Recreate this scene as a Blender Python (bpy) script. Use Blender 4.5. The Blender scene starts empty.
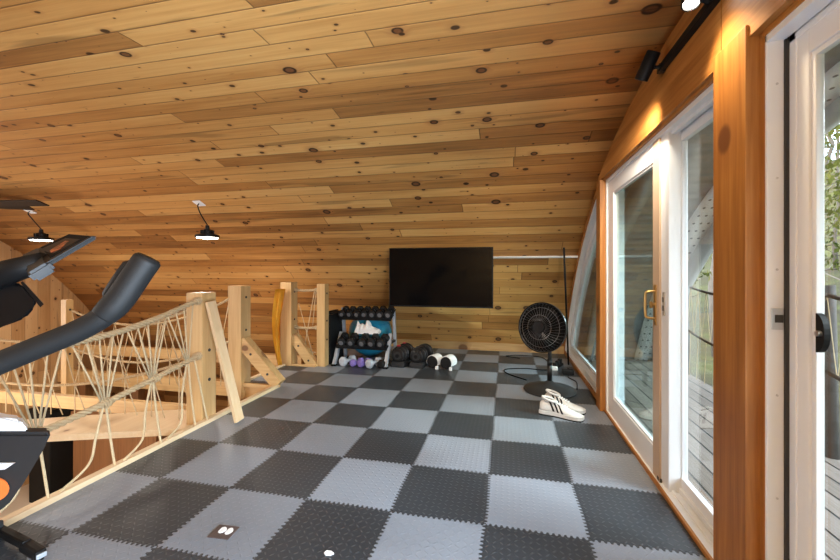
import bpy, bmesh, math, random
from mathutils import Vector, Matrix, Euler
random.seed(7)
S = bpy.context.scene
COL = S.collection
PI = math.pi
# ------------------------------------------------------------------ camera
cd = bpy.data.cameras.new('camera'); cam = bpy.data.objects.new('camera', cd); COL.objects.link(cam)
cam.location = (0.1063, -1.9725, 1.295)
cam.rotation_euler = (PI/2, 0, 0.22232)
cd.sensor_fit = 'HORIZONTAL'; cd.sensor_width = 36.0
cd.lens = 381.39/840*36.0
cd.shift_y = -(280-271.0)/840.0
cd.clip_start = 0.02; cd.clip_end = 300
S.camera = cam
# ------------------------------------------------------------------ world, sun, lights, exposure
W = bpy.data.worlds.new('world'); S.world = W; W.use_nodes = True
wn = W.node_tree; wn.nodes.clear()
wo = wn.nodes.new('ShaderNodeOutputWorld'); wb = wn.nodes.new('ShaderNodeBackground')
sky = wn.nodes.new('ShaderNodeTexSky'); sky.sky_type = 'NISHITA'; sky.sun_disc = False
sky.sun_elevation = math.radians(42); sky.sun_rotation = math.radians(240); sky.dust_density = 3.0; sky.air_density = 1.0
wb.inputs['Strength'].default_value = 2.3
wm = wn.nodes.new('ShaderNodeMix'); wm.data_type = 'RGBA'; wm.inputs[0].default_value = .72
wm.inputs[7].default_value = (.94, .98, 1.03, 1)          # thin bright overcast veil
wn.links.new(sky.outputs[0], wm.inputs[6]); wn.links.new(wm.outputs[2], wb.inputs[0]); wn.links.new(wb.outputs[0], wo.inputs[0])

def light(name, typ, loc, power, color=(1,1,1), rot=None, size=None, size_y=None, target=None, **kw):
    l = bpy.data.lights.new(name, typ); o = bpy.data.objects.new(name, l); COL.objects.link(o)
    o.location = loc; l.energy = power; l.color = color
    if typ == 'AREA':
        l.shape = 'RECTANGLE' if size_y else 'DISK'; l.size = size
        if size_y: l.size_y = size_y
    elif typ in ('POINT', 'SPOT') and size: l.shadow_soft_size = size
    if target is not None:
        o.rotation_euler = (Vector(target)-Vector(loc)).to_track_quat('-Z', 'Y').to_euler()
    elif rot: o.rotation_euler = rot
    for k, v in kw.items(): setattr(l, k, v)
    return o
sun = light('sun', 'SUN', (26, -5, 14), 13.0, (.86, .94, 1.0), target=(0, 1, 1)); sun.data.angle = math.radians(35)   # hazy sun beyond the trees
# area lights added as daylight fill behind the camera and at the left end
light('added_fill_near', 'AREA', (0.93, -2.35, .85), 135, (.70, .84, 1.0), size=1.5, size_y=1.4, target=(-4, -2.1, 1.15))
light('added_fill_end', 'AREA', (-8.0, -0.6, 0.9), 100, (.88, .94, 1.0), size=4.4, size_y=2.4, target=(0, 0.6, 1.5))  # added fill before the closed end wall, no window is built there
light('added_fill_hall', 'AREA', (-4.8, 0.2, -0.9), 18, (1.0, .86, .68), size=2.2, target=(-5.2, 3.4, -1.0))  # added warm fill for the lower storey, no lamp stands there
S.view_settings.view_transform = 'Standard'; S.view_settings.look = 'None'
S.view_settings.exposure = 1.05; S.view_settings.gamma = 1.0
S.view_settings.use_curve_mapping = False
S.cycles.use_denoising = True
S.cycles.max_bounces = 8; S.cycles.diffuse_bounces = 5; S.cycles.glossy_bounces = 4; S.cycles.transparent_max_bounces = 12
S.cycles.sample_clamp_indirect = 6; S.cycles.caustics_reflective = False; S.cycles.caustics_refractive = False

# ------------------------------------------------------------------ node helpers
class NT:
    def __init__(s, name):
        s.m = bpy.data.materials.new(name); s.m.use_nodes = True; s.t = s.m.node_tree
        s.t.nodes.clear(); s.out = s.n('ShaderNodeOutputMaterial')
        s.b = s.n('ShaderNodeBsdfPrincipled'); s.l(s.b.outputs[0], s.out.inputs[0])
    def n(s, typ, **kw):
        n = s.t.nodes.new(typ)
        for k, v in kw.items(): setattr(n, k, v)
        return n
    def l(s, a, b): s.t.links.new(a, b)
    def put(s, sock, v):
        if isinstance(v, (int, float)): sock.default_value = v
        elif isinstance(v, (tuple, list)):
            sock.default_value = tuple(v) if len(v) == len(sock.default_value) else tuple(v)+(1,)
        else: s.l(v, sock)
    def M(s, op, a, b=None, c=None):
        n = s.n('ShaderNodeMath', operation=op); s.put(n.inputs[0], a)
        if b is not None: s.put(n.inputs[1], b)
        if c is not None: s.put(n.inputs[2], c)
        return n.outputs[0]
    def mix(s, f, a, b, bt='MIX'):
        n = s.n('ShaderNodeMix', data_type='RGBA', blend_type=bt)
        s.put(n.inputs[0], f); s.put(n.inputs[6], a); s.put(n.inputs[7], b); return n.outputs[2]
    def xyz(s, x=0, y=0, z=0):
        n = s.n('ShaderNodeCombineXYZ'); s.put(n.inputs[0], x); s.put(n.inputs[1], y); s.put(n.inputs[2], z); return n.outputs[0]
    def sep(s, v):
        n = s.n('ShaderNodeSeparateXYZ'); s.l(v, n.inputs[0]); return n.outputs
    def coord(s, which='Object'):
        return s.n('ShaderNodeTexCoord').outputs[which]
    def noise(s, v, scale=1, detail=2, rough=.5, dist=0):
        n = s.n('ShaderNodeTexNoise'); s.l(v, n.inputs['Vector']); n.inputs['Scale'].default_value = scale
        n.inputs['Detail'].default_value = detail; n.inputs['Roughness'].default_value = rough
        n.inputs['Distortion'].default_value = dist; return n.outputs[0]
    def white(s, x, y=0, z=0):
        n = s.n('ShaderNodeTexWhiteNoise', noise_dimensions='3D'); s.l(s.xyz(x, y, z), n.inputs['Vector']); return n.outputs
    def step(s, v, lo, hi, a=0., b=1.):
        n = s.n('ShaderNodeMapRange', interpolation_type='SMOOTHSTEP'); s.put(n.inputs[0], v)
        s.put(n.inputs[1], lo); s.put(n.inputs[2], hi); s.put(n.inputs[3], a); s.put(n.inputs[4], b); return n.outputs[0]
    def ramp(s, f, stops):
        n = s.n('ShaderNodeValToRGB'); s.put(n.inputs[0], f); e = n.color_ramp.elements
        while len(e) < len(stops): e.new(.5)
        for x, (p, c) in zip(e, stops): x.position = p; x.color = tuple(c)+(1,)
        return n.outputs[0]
    def bump(s, h, strength=.3, dist=.002):
        n = s.n('ShaderNodeBump'); n.inputs['Strength'].default_value = strength; n.inputs['Distance'].default_value = dist
        s.put(n.inputs['Height'], h); s.l(n.outputs[0], s.b.inputs['Normal'])
    def set(s, color=None, rough=.5, metal=0., spec=.5, **kw):
        if color is not None: s.put(s.b.inputs['Base Color'], color)
        s.put(s.b.inputs['Roughness'], rough); s.put(s.b.inputs['Metallic'], metal)
        s.b.inputs['Specular IOR Level'].default_value = spec
        for k, v in kw.items(): s.put(s.b.inputs[k], v)
        return s.m

def plain(name, col, rough=.5, metal=0., spec=.5, var=.12, scale=30, bump=0.):
    t = NT(name); c = t.coord()
    n = t.noise(c, scale, 3, .6)
    k = t.M('MULTIPLY_ADD', n, var*2, 1-var)
    mx = t.n('ShaderNodeVectorMath', operation='SCALE'); mx.inputs[0].default_value = col; t.l(k, mx.inputs['Scale'])
    t.set(mx.outputs[0], rough, metal, spec)
    if bump: t.bump(n, bump, .002)
    return t.m

def plank_mat(name, w, L, stops, knot=1.0, knot_scale=2.6, groove=.6):
    """tongue and groove pine: UV u along the board, v across, in metres"""
    t = NT(name); uv = t.sep(t.coord('UV')); u, v = uv[0], uv[1]
    vv = t.M('DIVIDE', v, w); row = t.M('FLOOR', vv); fv = t.M('FRACT', vv)
    rr = t.white(row, 3.1)[0]
    uu = t.M('ADD', t.M('DIVIDE', u, L), t.M('MULTIPLY', rr, 17.3)); bd = t.M('FLOOR', uu); fu = t.M('FRACT', uu)
    br = t.white(bd, row, 5.)[0]; br2 = t.white(bd, row, 9.)[0]
    off = t.M('MULTIPLY', br, 57.)
    wob = t.noise(t.xyz(t.M('ADD', t.M('MULTIPLY', u, 1.1), off), t.M('MULTIPLY', v, 6.), off), 1., 2)
    # knots
    vo = t.n('ShaderNodeTexVoronoi', voronoi_dimensions='2D', feature='F1'); vo.inputs['Scale'].default_value = knot_scale
    t.l(t.xyz(t.M('MULTIPLY', u, .85), v), vo.inputs['Vector'])
    d = vo.outputs['Distance']; kc = t.sep(vo.outputs['Color'])
    kr = t.M('MULTIPLY_ADD', t.M('POWER', kc[0], 3.5), .085*knot, .009*knot)
    dw = t.M('ADD', d, t.M('MULTIPLY_ADD', wob, .03, -.015))
    q = t.M('DIVIDE', dw, kr)
    inside = t.step(q, .85, 1.15, 1., 0.); ring = t.M('MULTIPLY', t.step(q, .55, .9), t.step(q, 1.0, 1.35, 1., 0.))
    halo = t.step(q, 1.0, 3.2, 1., 0.)
    # grain
    gv = t.M('MULTIPLY_ADD', halo, .03, v)
    gco = t.xyz(t.M('ADD', t.M('MULTIPLY', u, 1.6), off), t.M('MULTIPLY', t.M('ADD', gv, t.M('MULTIPLY', wob, .03)), 42.), off)
    g = t.noise(gco, 1., 4, .6)
    broad = t.noise(t.xyz(t.M('ADD', t.M('MULTIPLY', u, .7), off), t.M('MULTIPLY', gv, 9.), off), 1., 2, .5, .4)
    f = t.M('ADD', t.M('MULTIPLY', br, .64), t.M('MULTIPLY', t.M('SUBTRACT', g, .5), .55))
    f = t.M('ADD', f, t.M('MULTIPLY', t.M('SUBTRACT', broad, .5), .5))
    base = t.ramp(t.M('ADD', f, .14), stops)
    heart = t.M('MULTIPLY', t.step(broad, .56, .66), t.M('GREATER_THAN', br2, .62))
    base = t.mix(t.M('MULTIPLY', heart, .45), base, tuple(c*.5 for c in stops[0][1]))
    streak = t.M('MULTIPLY', t.step(t.noise(t.xyz(t.M('ADD', t.M('MULTIPLY', u, 5.), off), t.M('MULTIPLY', v, 30.), off), 1., 2), .70, .78), .45)
    base = t.mix(streak, base, (.10, .035, .012))
    base = t.mix(t.M('MULTIPLY', halo, .45), base, (.33, .13, .04))
    base = t.mix(t.M('MULTIPLY', inside, .85), base, (.11, .038, .014))
    base = t.mix(t.M('MULTIPLY', ring, .95), base, (.018, .007, .004))
    v2 = t.n('ShaderNodeTexVoronoi', voronoi_dimensions='2D', feature='F1'); v2.inputs['Scale'].default_value = 5.2
    t.l(t.xyz(t.M('MULTIPLY', t.M('ADD', u, off), .75), v), v2.inputs['Vector'])
    k2 = t.sep(v2.outputs['Color']); q2 = t.M('DIVIDE', t.M('ADD', v2.outputs['Distance'], t.M('MULTIPLY_ADD', wob, .05, -.025)), t.M('MULTIPLY_ADD', t.M('POWER', k2[0], 3.), .11, .003))
    base = t.mix(t.step(q2, 1., 2.8, .35, 0.), base, (.30, .11, .03))
    base = t.mix(t.step(q2, .75, 1.15, .93, 0.), base, (.03, .011, .005))
    ev = t.M('MINIMUM', fv, t.M('SUBTRACT', 1., fv)); eu = t.M('MULTIPLY', t.M('MINIMUM', fu, t.M('SUBTRACT', 1., fu)), L/w)
    e = t.M('MINIMUM', ev, eu)
    base = t.mix(t.step(e, .010, .035, groove, 0.), base, (.06, .024, .01))  # groove shade painted dark into the board colour
    h = t.M('ADD', t.step(e, .0, .06), t.M('MULTIPLY', g, .12))
    t.set(base, t.M('MULTIPLY_ADD', g, .2, .36), 0., .4); t.bump(h, .55, .004)
    return t.m

def timber_mat(name, axis, stops, knots=(.1, .04, .015), ksc=2.6, rough=.45):
    """solid sawn timber, grain along the given object axis"""
    t = NT(name); p = t.sep(t.coord()); a = {'X': (0, 1, 2), 'Y': (1, 0, 2), 'Z': (2, 0, 1)}[axis]
    u, v, w = p[a[0]], p[a[1]], p[a[2]]
    wob = t.noise(t.xyz(t.M('MULTIPLY', u, 1.2), t.M('MULTIPLY', v, 5.), t.M('MULTIPLY', w, 5.)), 1., 2)
    g = t.noise(t.xyz(t.M('MULTIPLY', u, 1.8), t.M('MULTIPLY_ADD', wob, 2., t.M('MULTIPLY', v, 40.)), t.M('MULTIPLY', w, 40.)), 1., 4, .6)
    b = t.noise(t.xyz(t.M('MULTIPLY', u, .8), t.M('MULTIPLY', v, 10.), t.M('MULTIPLY', w, 10.)), 1., 2)
    base = t.ramp(t.M('ADD', t.M('MULTIPLY', g, .6), t.M('MULTIPLY', b, .4)), stops)
    vo = t.n('ShaderNodeTexVoronoi', voronoi_dimensions='3D', feature='F1'); vo.inputs['Scale'].default_value = ksc
    t.l(t.xyz(t.M('MULTIPLY', u, .8), v, w), vo.inputs['Vector'])
    q = t.M('DIVIDE', t.M('ADD', vo.outputs['Distance'], t.M('MULTIPLY_ADD', wob, .04, -.02)), t.M('MULTIPLY_ADD', t.sep(vo.outputs['Color'])[0], .15, .05))
    base = t.mix(t.step(q, .8, 1.2, .85, 0.), base, knots)
    base = t.mix(t.step(q, 1., 3.0, .3, 0.), base, tuple(min(1, c*2.5) for c in knots))
    t.set(base, rough, 0., .4); t.bump(g, .15, .001)
    return t.m

PINE = [(0., (.18, .070, .019)), (.35, (.42, .188, .050)), (.65, (.57, .295, .091)), (1., (.67, .405, .150))]
M = {}
M['ceiling'] = plank_mat('pine tongue and groove boards', .151, 3.5, PINE, 1.15, 2.9, .7)
M['endwall'] = plank_mat('pale pine wall boards', .19, 3.0, [(0., (.38, .20, .08)), (.4, (.54, .32, .145)), (1., (.66, .44, .235))], groove=.4)
STAIN = [(.3, (.22, .075, .014)), (.5, (.37, .148, .032)), (.7, (.50, .235, .066))]
M['stainZ'] = timber_mat('stained pine post', 'Z', STAIN, (.07, .022, .008), 3.3)
M['stainY'] = timber_mat('stained pine beam', 'Y', STAIN, (.07, .022, .008), 3.3)
PALE = [(.25, (.42, .24, .090)), (.5, (.54, .34, .145)), (.75, (.64, .435, .21))]
M['paleZ'] = timber_mat('pale fir post', 'Z', PALE)
M['paleX'] = timber_mat('pale fir beam', 'X', PALE)
M['paleY'] = timber_mat('pale fir kerb', 'Y', [(.2, (.62, .44, .25)), (.8, (.76, .60, .40))])
M['plankZ'] = timber_mat('raw pine plank', 'Z', [(.2, (.62, .42, .22)), (.8, (.76, .57, .36))], ksc=1.5)
M['white'] = plain('white vinyl', (.76, .785, .82), .32, var=.03, scale=4)
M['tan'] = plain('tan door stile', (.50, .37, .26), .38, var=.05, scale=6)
M['black'] = plain('black plastic', (.005, .005, .0055), .48, 0., .2)
M['matte'] = plain('matte black rubber', (.008, .008, .0085), .6, 0., .25, bump=.2, scale=200)
M['char'] = plain('charcoal plastic', (.026, .027, .029), .5, 0., .3)
M['foam'] = plain('grey black foam grip', (.006, .0062, .0066), .6, 0., .3, bump=.2, scale=300)
M['bsteel'] = plain('black enamel steel', (.007, .007, .0075), .38, 0., .35)
M['steel'] = plain('brushed steel', (.55, .56, .58), .32, 1.0)
M['grey'] = plain('silver grey steel', (.46, .50, .56), .35, .35)
M['purple'] = plain('purple neoprene', (.21, .15, .46), .55)
M['lgrey'] = plain('light grey neoprene', (.42, .45, .50), .5)
M['red'] = plain('red plastic', (.50, .02, .04), .4)
M['orange'] = plain('orange plastic', (.75, .18, .04), .4)
M['blue'] = plain('blue vinyl', (.02, .28, .47), .28, var=.05, scale=5)
M['cloth'] = plain('white cloth', (.80, .80, .80), .9, bump=.3, scale=60)
M['leather'] = plain('white leather', (.60, .59, .58), .5, bump=.2, scale=90)
M['brass'] = plain('brass', (.45, .30, .12), .35, .9)
M['yellow'] = plain('yellow fabric', (.80, .44, .035), .8, bump=.3, scale=40)
M['brown'] = plain('brown card', (.085, .06, .055), .6)
M['blade'] = plain('dark brown fan blade', (.03, .02, .014), .6, 0., .2, var=.3, scale=8)
M['beige'] = plain('beige hall floor', (.62, .55, .46), .5, var=.05, scale=2)
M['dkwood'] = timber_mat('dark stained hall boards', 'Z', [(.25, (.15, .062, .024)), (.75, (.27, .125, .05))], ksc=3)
M['soffit'] = plain('light grey metal', (.42, .42, .42), .5, .1, var=.05)
M['bark'] = plain('grey bark', (.085, .074, .064), .9, var=.5, scale=9, bump=.6)
M['badge'] = plain('grey cast badge', (.13, .13, .14), .5, .2)
M['wire'] = plain('dark chrome wire', (.22, .22, .23), .3, .8)
M['seal'] = plain('dark rubber seal', (.03, .028, .026), .7)

def screen_mat():
    t = NT('dark glossy screen'); t.set((.003, .003, .0035), .10, 0., .12); return t.m
M['screen'] = screen_mat()
M['face'] = plain('matte console face', (.006, .006, .007), .75, 0., .06)

def floor_mat():
    t = NT('interlocking rubber tiles'); p = t.sep(t.coord()); T = .5
    u = t.M('DIVIDE', p[0], T); v = t.M('DIVIDE', p[1], T)
    def tooth(a, k): return t.M('MULTIPLY', t.M('SUBTRACT', t.step(t.M('PINGPONG', t.M('MULTIPLY', a, k), .5), .12, .38), .5), .030)
    wu = t.M('MULTIPLY_ADD', t.noise(t.xyz(u, v), .9, 1), .06, -.03); wv = t.M('MULTIPLY_ADD', t.noise(t.xyz(v, u, 7.), .9, 1), .06, -.03)
    un = t.M('ADD', u, wu); vn = t.M('ADD', v, wv)
    u2 = t.M('ADD', un, tooth(v, 18.)); v2 = t.M('ADD', vn, tooth(u, 18.))
    iu = t.M('FLOOR', u2); iv = t.M('FLOOR', v2)
    par = t.M('MODULO', t.M('ADD', t.M('ADD', iu, iv), 200.), 2.)
    rnd = t.white(iu, iv, 2.)[0]
    gu = t.M('FRACT', u2); gv = t.M('FRACT', v2)
    e = t.M('MINIMUM', t.M('MINIMUM', gu, t.M('SUBTRACT', 1., gu)), t.M('MINIMUM', gv, t.M('SUBTRACT', 1., gv)))
    c = t.mix(par, (.208, .236, .282), (.034, .041, .050))
    sc = t.n('ShaderNodeVectorMath', operation='SCALE'); t.l(c, sc.inputs[0])
    wear = t.noise(t.coord(), 2.2, 4, .6)
    t.l(t.M('MULTIPLY', t.M('MULTIPLY_ADD', rnd, .22, .89), t.M('MULTIPLY_ADD', wear, .3, .85)), sc.inputs['Scale'])
    c = t.mix(t.step(e, .003, .012, .8, 0.), sc.outputs[0], (.012, .012, .012))
    # raised lozenge tread
    k = .034
    a = t.M('DIVIDE', p[0], k); b = t.M('DIVIDE', p[1], k)
    ca = t.M('SUBTRACT', t.M('FRACT', a), .5); cb = t.M('SUBTRACT', t.M('FRACT', b), .5)
    sg = t.M('MULTIPLY_ADD', t.M('MODULO', t.M('ADD', t.M('ADD', t.M('FLOOR', a), t.M('FLOOR', b)), 2000.), 2.), 2., -1.)
    r1 = t.M('MULTIPLY_ADD', t.M('MULTIPLY', cb, sg), 1., ca); r2 = t.M('SUBTRACT', ca, t.M('MULTIPLY', cb, sg))
    dd = t.M('SQRT', t.M('ADD', t.M('POWER', t.M('MULTIPLY', r1, 1.05), 2.), t.M('POWER', t.M('MULTIPLY', r2, 3.2), 2.)))
    h = t.M('ADD', t.step(dd, .25, .7, 1., 0.), t.step(e, .002, .014, 0., 1.))
    c = t.mix(t.M('MULTIPLY', t.step(dd, .2, .6, 1., 0.), .10), c, (.42, .42, .43))  # pale highlight painted onto the lozenge tips
    t.set(c, t.M('MULTIPLY_ADD', wear, .25, .27), 0., .5); t.bump(h, .5, .003)
    return t.m
M['floor'] = floor_mat()

def deck_mat():
    t = NT('weathered deck boards'); p = t.sep(t.coord()); w = .145
    r = t.M('DIVIDE', p[0], w); i = t.M('FLOOR', r); f = t.M('FRACT', r)
    rn = t.white(i, 4.)[0]
    g = t.noise(t.xyz(t.M('MULTIPLY', p[0], 60.), t.M('ADD', t.M('MULTIPLY', p[1], 2.), t.M('MULTIPLY', rn, 40.))), 1., 4, .65)
    c = t.ramp(t.M('ADD', t.M('MULTIPLY', g, .7), t.M('MULTIPLY', rn, .3)), [(.2, (.13, .108, .088)), (.5, (.24, .20, .168)), (.8, (.36, .31, .27))])
    e = t.M('MINIMUM', f, t.M('SUBTRACT', 1., f))
    c = t.mix(t.step(e, .03, .07, .95, 0.), c, (.008, .011, .01))
    t.set(c, .8, 0., .1); t.bump(t.M('ADD', t.step(e, .0, .07), t.M('MULTIPLY', g, .2)), .6, .006)
    return t.m
M['deck'] = deck_mat()

def corr_mat():
    t = NT('grey corrugated steel'); uv = t.sep(t.coord('UV'))
    s = t.M('SINE', t.M('MULTIPLY', uv[1], 2*PI/.11))
    n = t.noise(t.coord(), 6, 3)
    t.set(t.ramp(n, [(.3, (.26, .265, .27)), (.7, (.34, .345, .35))]), .45, .3, .5); t.bump(s, .35, .012)
    return t.m
M['corr'] = corr_mat()
def perf_mat():
    t = NT('perforated soffit'); uv = t.sep(t.coord('UV'))
    a = t.M('SUBTRACT', t.M('FRACT', t.M('DIVIDE', uv[0], .07)), .5); b = t.M('SUBTRACT', t.M('FRACT', t.M('DIVIDE', uv[1], .13)), .5)
    d = t.M('SQRT', t.M('ADD', t.M('POWER', t.M('MULTIPLY', a, .6), 2.), t.M('POWER', b, 2.)))
    t.set(t.mix(t.step(d, .08, .14, 1., 0.), (.76, .74, .72), (.12, .12, .12)), .5); return t.m
M['perf'] = perf_mat()

def glass_mat(name, tint, refl=1.0):
    t = NT(name); t.t.nodes.remove(t.b)
    tr = t.n('ShaderNodeBsdfTransparent'); gl = t.n('ShaderNodeBsdfGlossy'); mx = t.n('ShaderNodeMixShader')
    tr.inputs[0].default_value = tint+(1,); gl.inputs['Roughness'].default_value = .0; gl.inputs[0].default_value = (refl, refl, refl, 1)
    ge = t.n('ShaderNodeNewGeometry'); dt = t.n('ShaderNodeVectorMath', operation='DOT_PRODUCT')
    t.l(ge.outputs['Normal'], dt.inputs[0]); t.l(ge.outputs['Incoming'], dt.inputs[1])
    n = t.noise(t.coord(), 3, 1)
    c = t.M('SUBTRACT', 1., t.M('ABSOLUTE', dt.outputs['Value']))
    t.l(t.M('ADD', t.M('MULTIPLY_ADD', t.M('POWER', c, 5.), .9, .035), t.M('MULTIPLY', n, .008)), mx.inputs[0])
    t.l(tr.outputs[0], mx.inputs[1]); t.l(gl.outputs[0], mx.inputs[2]); t.l(mx.outputs[0], t.out.inputs[0]); return t.m
M['glass'] = glass_mat('clear window glass', (.93, .96, .95))
M['glassg'] = glass_mat('double glazing with a green tint', (.76, .86, .83))

def rope_mat(name, c):
    t = NT(name); n = t.noise(t.coord(), 160, 3, .6)
    t.set(t.mix(n, tuple(x*.7 for x in c), tuple(min(1, x*1.2) for x in c)), .9, 0., .2); t.bump(n, .5, .002); return t.m
M['rope'] = rope_mat('manila rope', (.48, .35, .20))
M['cord'] = rope_mat('pale cord', (.56, .43, .26))
M['dkrope'] = rope_mat('dark weathered rope', (.11, .075, .05))

def leaf_mat():
    t = NT('spring leaves'); oi = t.n('ShaderNodeObjectInfo')
    n = t.noise(t.coord(), 1.4, 2)
    c = t.ramp(n, [(.3, (.025, .034, .009)), (.55, (.06, .068, .016)), (.8, (.12, .115, .036))])
    t.set(c, .8, 0., .03)
    tl = t.n('ShaderNodeBsdfTranslucent'); t.l(c, tl.inputs[0]); mx = t.n('ShaderNodeMixShader'); mx.inputs[0].default_value = .45
    t.l(t.b.outputs[0], mx.inputs[1]); t.l(tl.outputs[0], mx.inputs[2]); t.l(mx.outputs[0], t.out.inputs[0]); return t.m
M['leaf'] = leaf_mat()
def ground_mat():
    t = NT('forest floor'); n = t.noise(t.coord(), 1.1, 5, .65)
    t.set(t.ramp(n, [(.3, (.032, .025, .018)), (.48, (.04, .038, .018)), (.7, (.065, .072, .022))]), .95, 0., .1); return t.m
M['ground'] = ground_mat()
def emit_mat(name, col, s):
    t = NT(name); t.set((.8, .8, .8), .4); t.put(t.b.inputs['Emission Color'], col); t.b.inputs['Emission Strength'].default_value = s; return t.m
M['lampface'] = emit_mat('lit lamp lens', (1., .93, .82), 9.)
M['spotface'] = emit_mat('lit spotlight lens', (1., .93, .8), 14.)
def graphic_mat():
    t = NT('console graphic'); n = t.noise(t.coord(), 60, 2)
    t.set(t.ramp(n, [(.42, (.01, .01, .01)), (.5, (.35, .05, .02)), (.62, (.45, .16, .06))]), .3); return t.m
M['graphic'] = graphic_mat()

# ------------------------------------------------------------------ mesh helpers
def obj(name, bm, mat, parent=None, smooth=False, loc=None):
    me = bpy.data.meshes.new(name); bmesh.ops.recalc_face_normals(bm, faces=bm.faces[:]); bm.to_mesh(me); bm.free()
    o = bpy.data.objects.new(name, me); COL.objects.link(o)
    if mat is not None: me.materials.append(M[mat] if isinstance(mat, str) else mat)
    if smooth:
        for p in me.polygons: p.use_smooth = True
    if parent is not None: o.parent = parent
    if loc is not None: o.location = loc
    return o
def autosmooth(o, ang=40):
    for p in o.data.polygons: p.use_smooth = True
    bm = bmesh.new(); bm.from_mesh(o.data)
    for e in bm.edges:
        if len(e.link_faces) == 2 and e.calc_face_angle(0) > math.radians(ang): e.smooth = False
    bm.to_mesh(o.data); bm.free(); return o
def thing(name, label, cat, loc=(0, 0, 0), rot=(0, 0, 0), group=None):
    o = bpy.data.objects.new(name, None); COL.objects.link(o); o.location = loc; o.rotation_euler = rot
    o.empty_display_size = .1; return tag(o, label, cat, group)
def tag(o, label, cat, group=None):
    o['label'] = label; o['category'] = cat
    if group: o['group'] = group
    return o
def struct(name, bm, mat, parent=None, **kw):
    o = obj(name, bm, mat, parent, **kw)
    if parent is None: o['kind'] = 'structure'
    return o
def B(): return bmesh.new()
def box(bm, a, b, bev=0., mat=None):
    """axis box from corner a to corner b, optional matrix"""
    r = bmesh.ops.create_cube(bm, size=1.); vs = r['verts']
    for v in vs:
        v.co = Vector([(a[i]+b[i])/2 + v.co[i]*(b[i]-a[i]) for i in range(3)])
    if bev:
        es = list({e for v in vs for e in v.link_edges})
        nv = bmesh.ops.bevel(bm, geom=es, offset=bev, segments=2, affect='EDGES', profile=.6)
        vs = list({v for f in nv['faces'] for v in f.verts} | {v for v in vs if v.is_valid})
    if mat is not None:
        for v in vs: v.co = mat @ v.co
    return bm
def bar(bm, p, q, w, h, up=(0, 0, 1), bev=0.):
    """rectangular bar from p to q; w across, h along 'up'"""
    p, q = Vector(p), Vector(q); d = (q-p); L = d.length; d.normalize()
    up = Vector(up); x = d.cross(up)
    if x.length < 1e-4: x = d.cross(Vector((1, 0, 0)))
    x.normalize(); z = x.cross(d).normalized()
    m = Matrix((( x.x, d.x, z.x, p.x), (x.y, d.y, z.y, p.y), (x.z, d.z, z.z, p.z), (0, 0, 0, 1)))
    return box(bm, (-w/2, 0, -h/2), (w/2, L, h/2), bev, m)
def tube(bm, pts, r, n=10, caps=True):
    pts = [Vector(p) for p in pts]; rs = r if isinstance(r, (list, tuple)) else [r]*len(pts)
    t0 = (pts[1]-pts[0]).normalized(); ref = Vector((0, 0, 1)) if abs(t0.z) < .9 else Vector((1, 0, 0))
    nx = t0.cross(ref).normalized(); rings = []
    for i, p in enumerate(pts):
        a = pts[max(i-1, 0)]; b = pts[min(i+1, len(pts)-1)]; t = (b-a).normalized()
        nx = (nx - t*nx.dot(t)).normalized(); ny = t.cross(nx)
        rings.append([bm.verts.new(p + (nx*math.cos(2*PI*k/n) + ny*math.sin(2*PI*k/n))*rs[i]) for k in range(n)])
    for a, b in zip(rings, rings[1:]):
        for k in range(n): bm.faces.new((a[k], a[(k+1) % n], b[(k+1) % n], b[k]))
    if caps: bm.faces.new(rings[0][::-1]); bm.faces.new(rings[-1])
    return bm
def spline(pts, k=8):
    pts = [Vector(p) for p in pts]; out = []
    for i in range(len(pts)-1):
        p0 = pts[max(i-1, 0)]; p1 = pts[i]; p2 = pts[i+1]; p3 = pts[min(i+2, len(pts)-1)]
        for j in range(k):
            t = j/k; out.append(.5*((2*p1)+(p2-p0)*t+(2*p0-5*p1+4*p2-p3)*t*t+(3*p1-p0-3*p2+p3)*t**3))
    out.append(pts[-1]); return out
def lathe(bm, prof, n=32, m=None):
    """profile of (r, z) around local z; m places it"""
    rings = []
    for r, z in prof:
        if r < 1e-5: rings.append([bm.verts.new((0, 0, z))])
        else: rings.append([bm.verts.new((r*math.cos(2*PI*k/n), r*math.sin(2*PI*k/n), z)) for k in range(n)])
    for a, b in zip(rings, rings[1:]):
        for k in range(n):
            k2 = (k+1) % n
            if len(a) == 1 and len(b) == 1: continue
            if len(a) == 1: bm.faces.new((a[0], b[k], b[k2]))
            elif len(b) == 1: bm.faces.new((a[k], a[k2], b[0]))
            else: bm.faces.new((a[k], a[k2], b[k2], b[k]))
    for ring, flip in ((rings[0], True), (rings[-1], False)):
        if len(ring) > 1: bm.faces.new(ring[::-1] if flip else ring)
    if m is not None:
        for ring in rings:
            for v in ring: v.co = m @ v.co
    return bm
def aim(p, d):
    """matrix whose z axis runs along d, at p"""
    return Matrix.Translation(Vector(p)) @ Vector(d).to_track_quat('Z', 'Y').to_matrix().to_4x4()
def prism(bm, poly, off):
    """closed polygon (3-D points) extruded by the vector off"""
    off = Vector(off); a = [bm.verts.new(Vector(p)) for p in poly]; b = [bm.verts.new(Vector(p)+off) for p in poly]; n = len(a)
    bm.faces.new(a[::-1]); bm.faces.new(b)
    for i in range(n): bm.faces.new((a[i], a[(i+1) % n], b[(i+1) % n], b[i]))
    return bm
def torus(bm, R, r, m, n=48, k=8):
    pts = [[bm.verts.new(m @ Vector(((R+r*math.cos(2*PI*j/k))*math.cos(2*PI*i/n), (R+r*math.cos(2*PI*j/k))*math.sin(2*PI*i/n), r*math.sin(2*PI*j/k)))) for j in range(k)] for i in range(n)]
    for i in range(n):
        for j in range(k): bm.faces.new((pts[i][j], pts[(i+1) % n][j], pts[(i+1) % n][(j+1) % k], pts[i][(j+1) % k]))
    return bm
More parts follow.
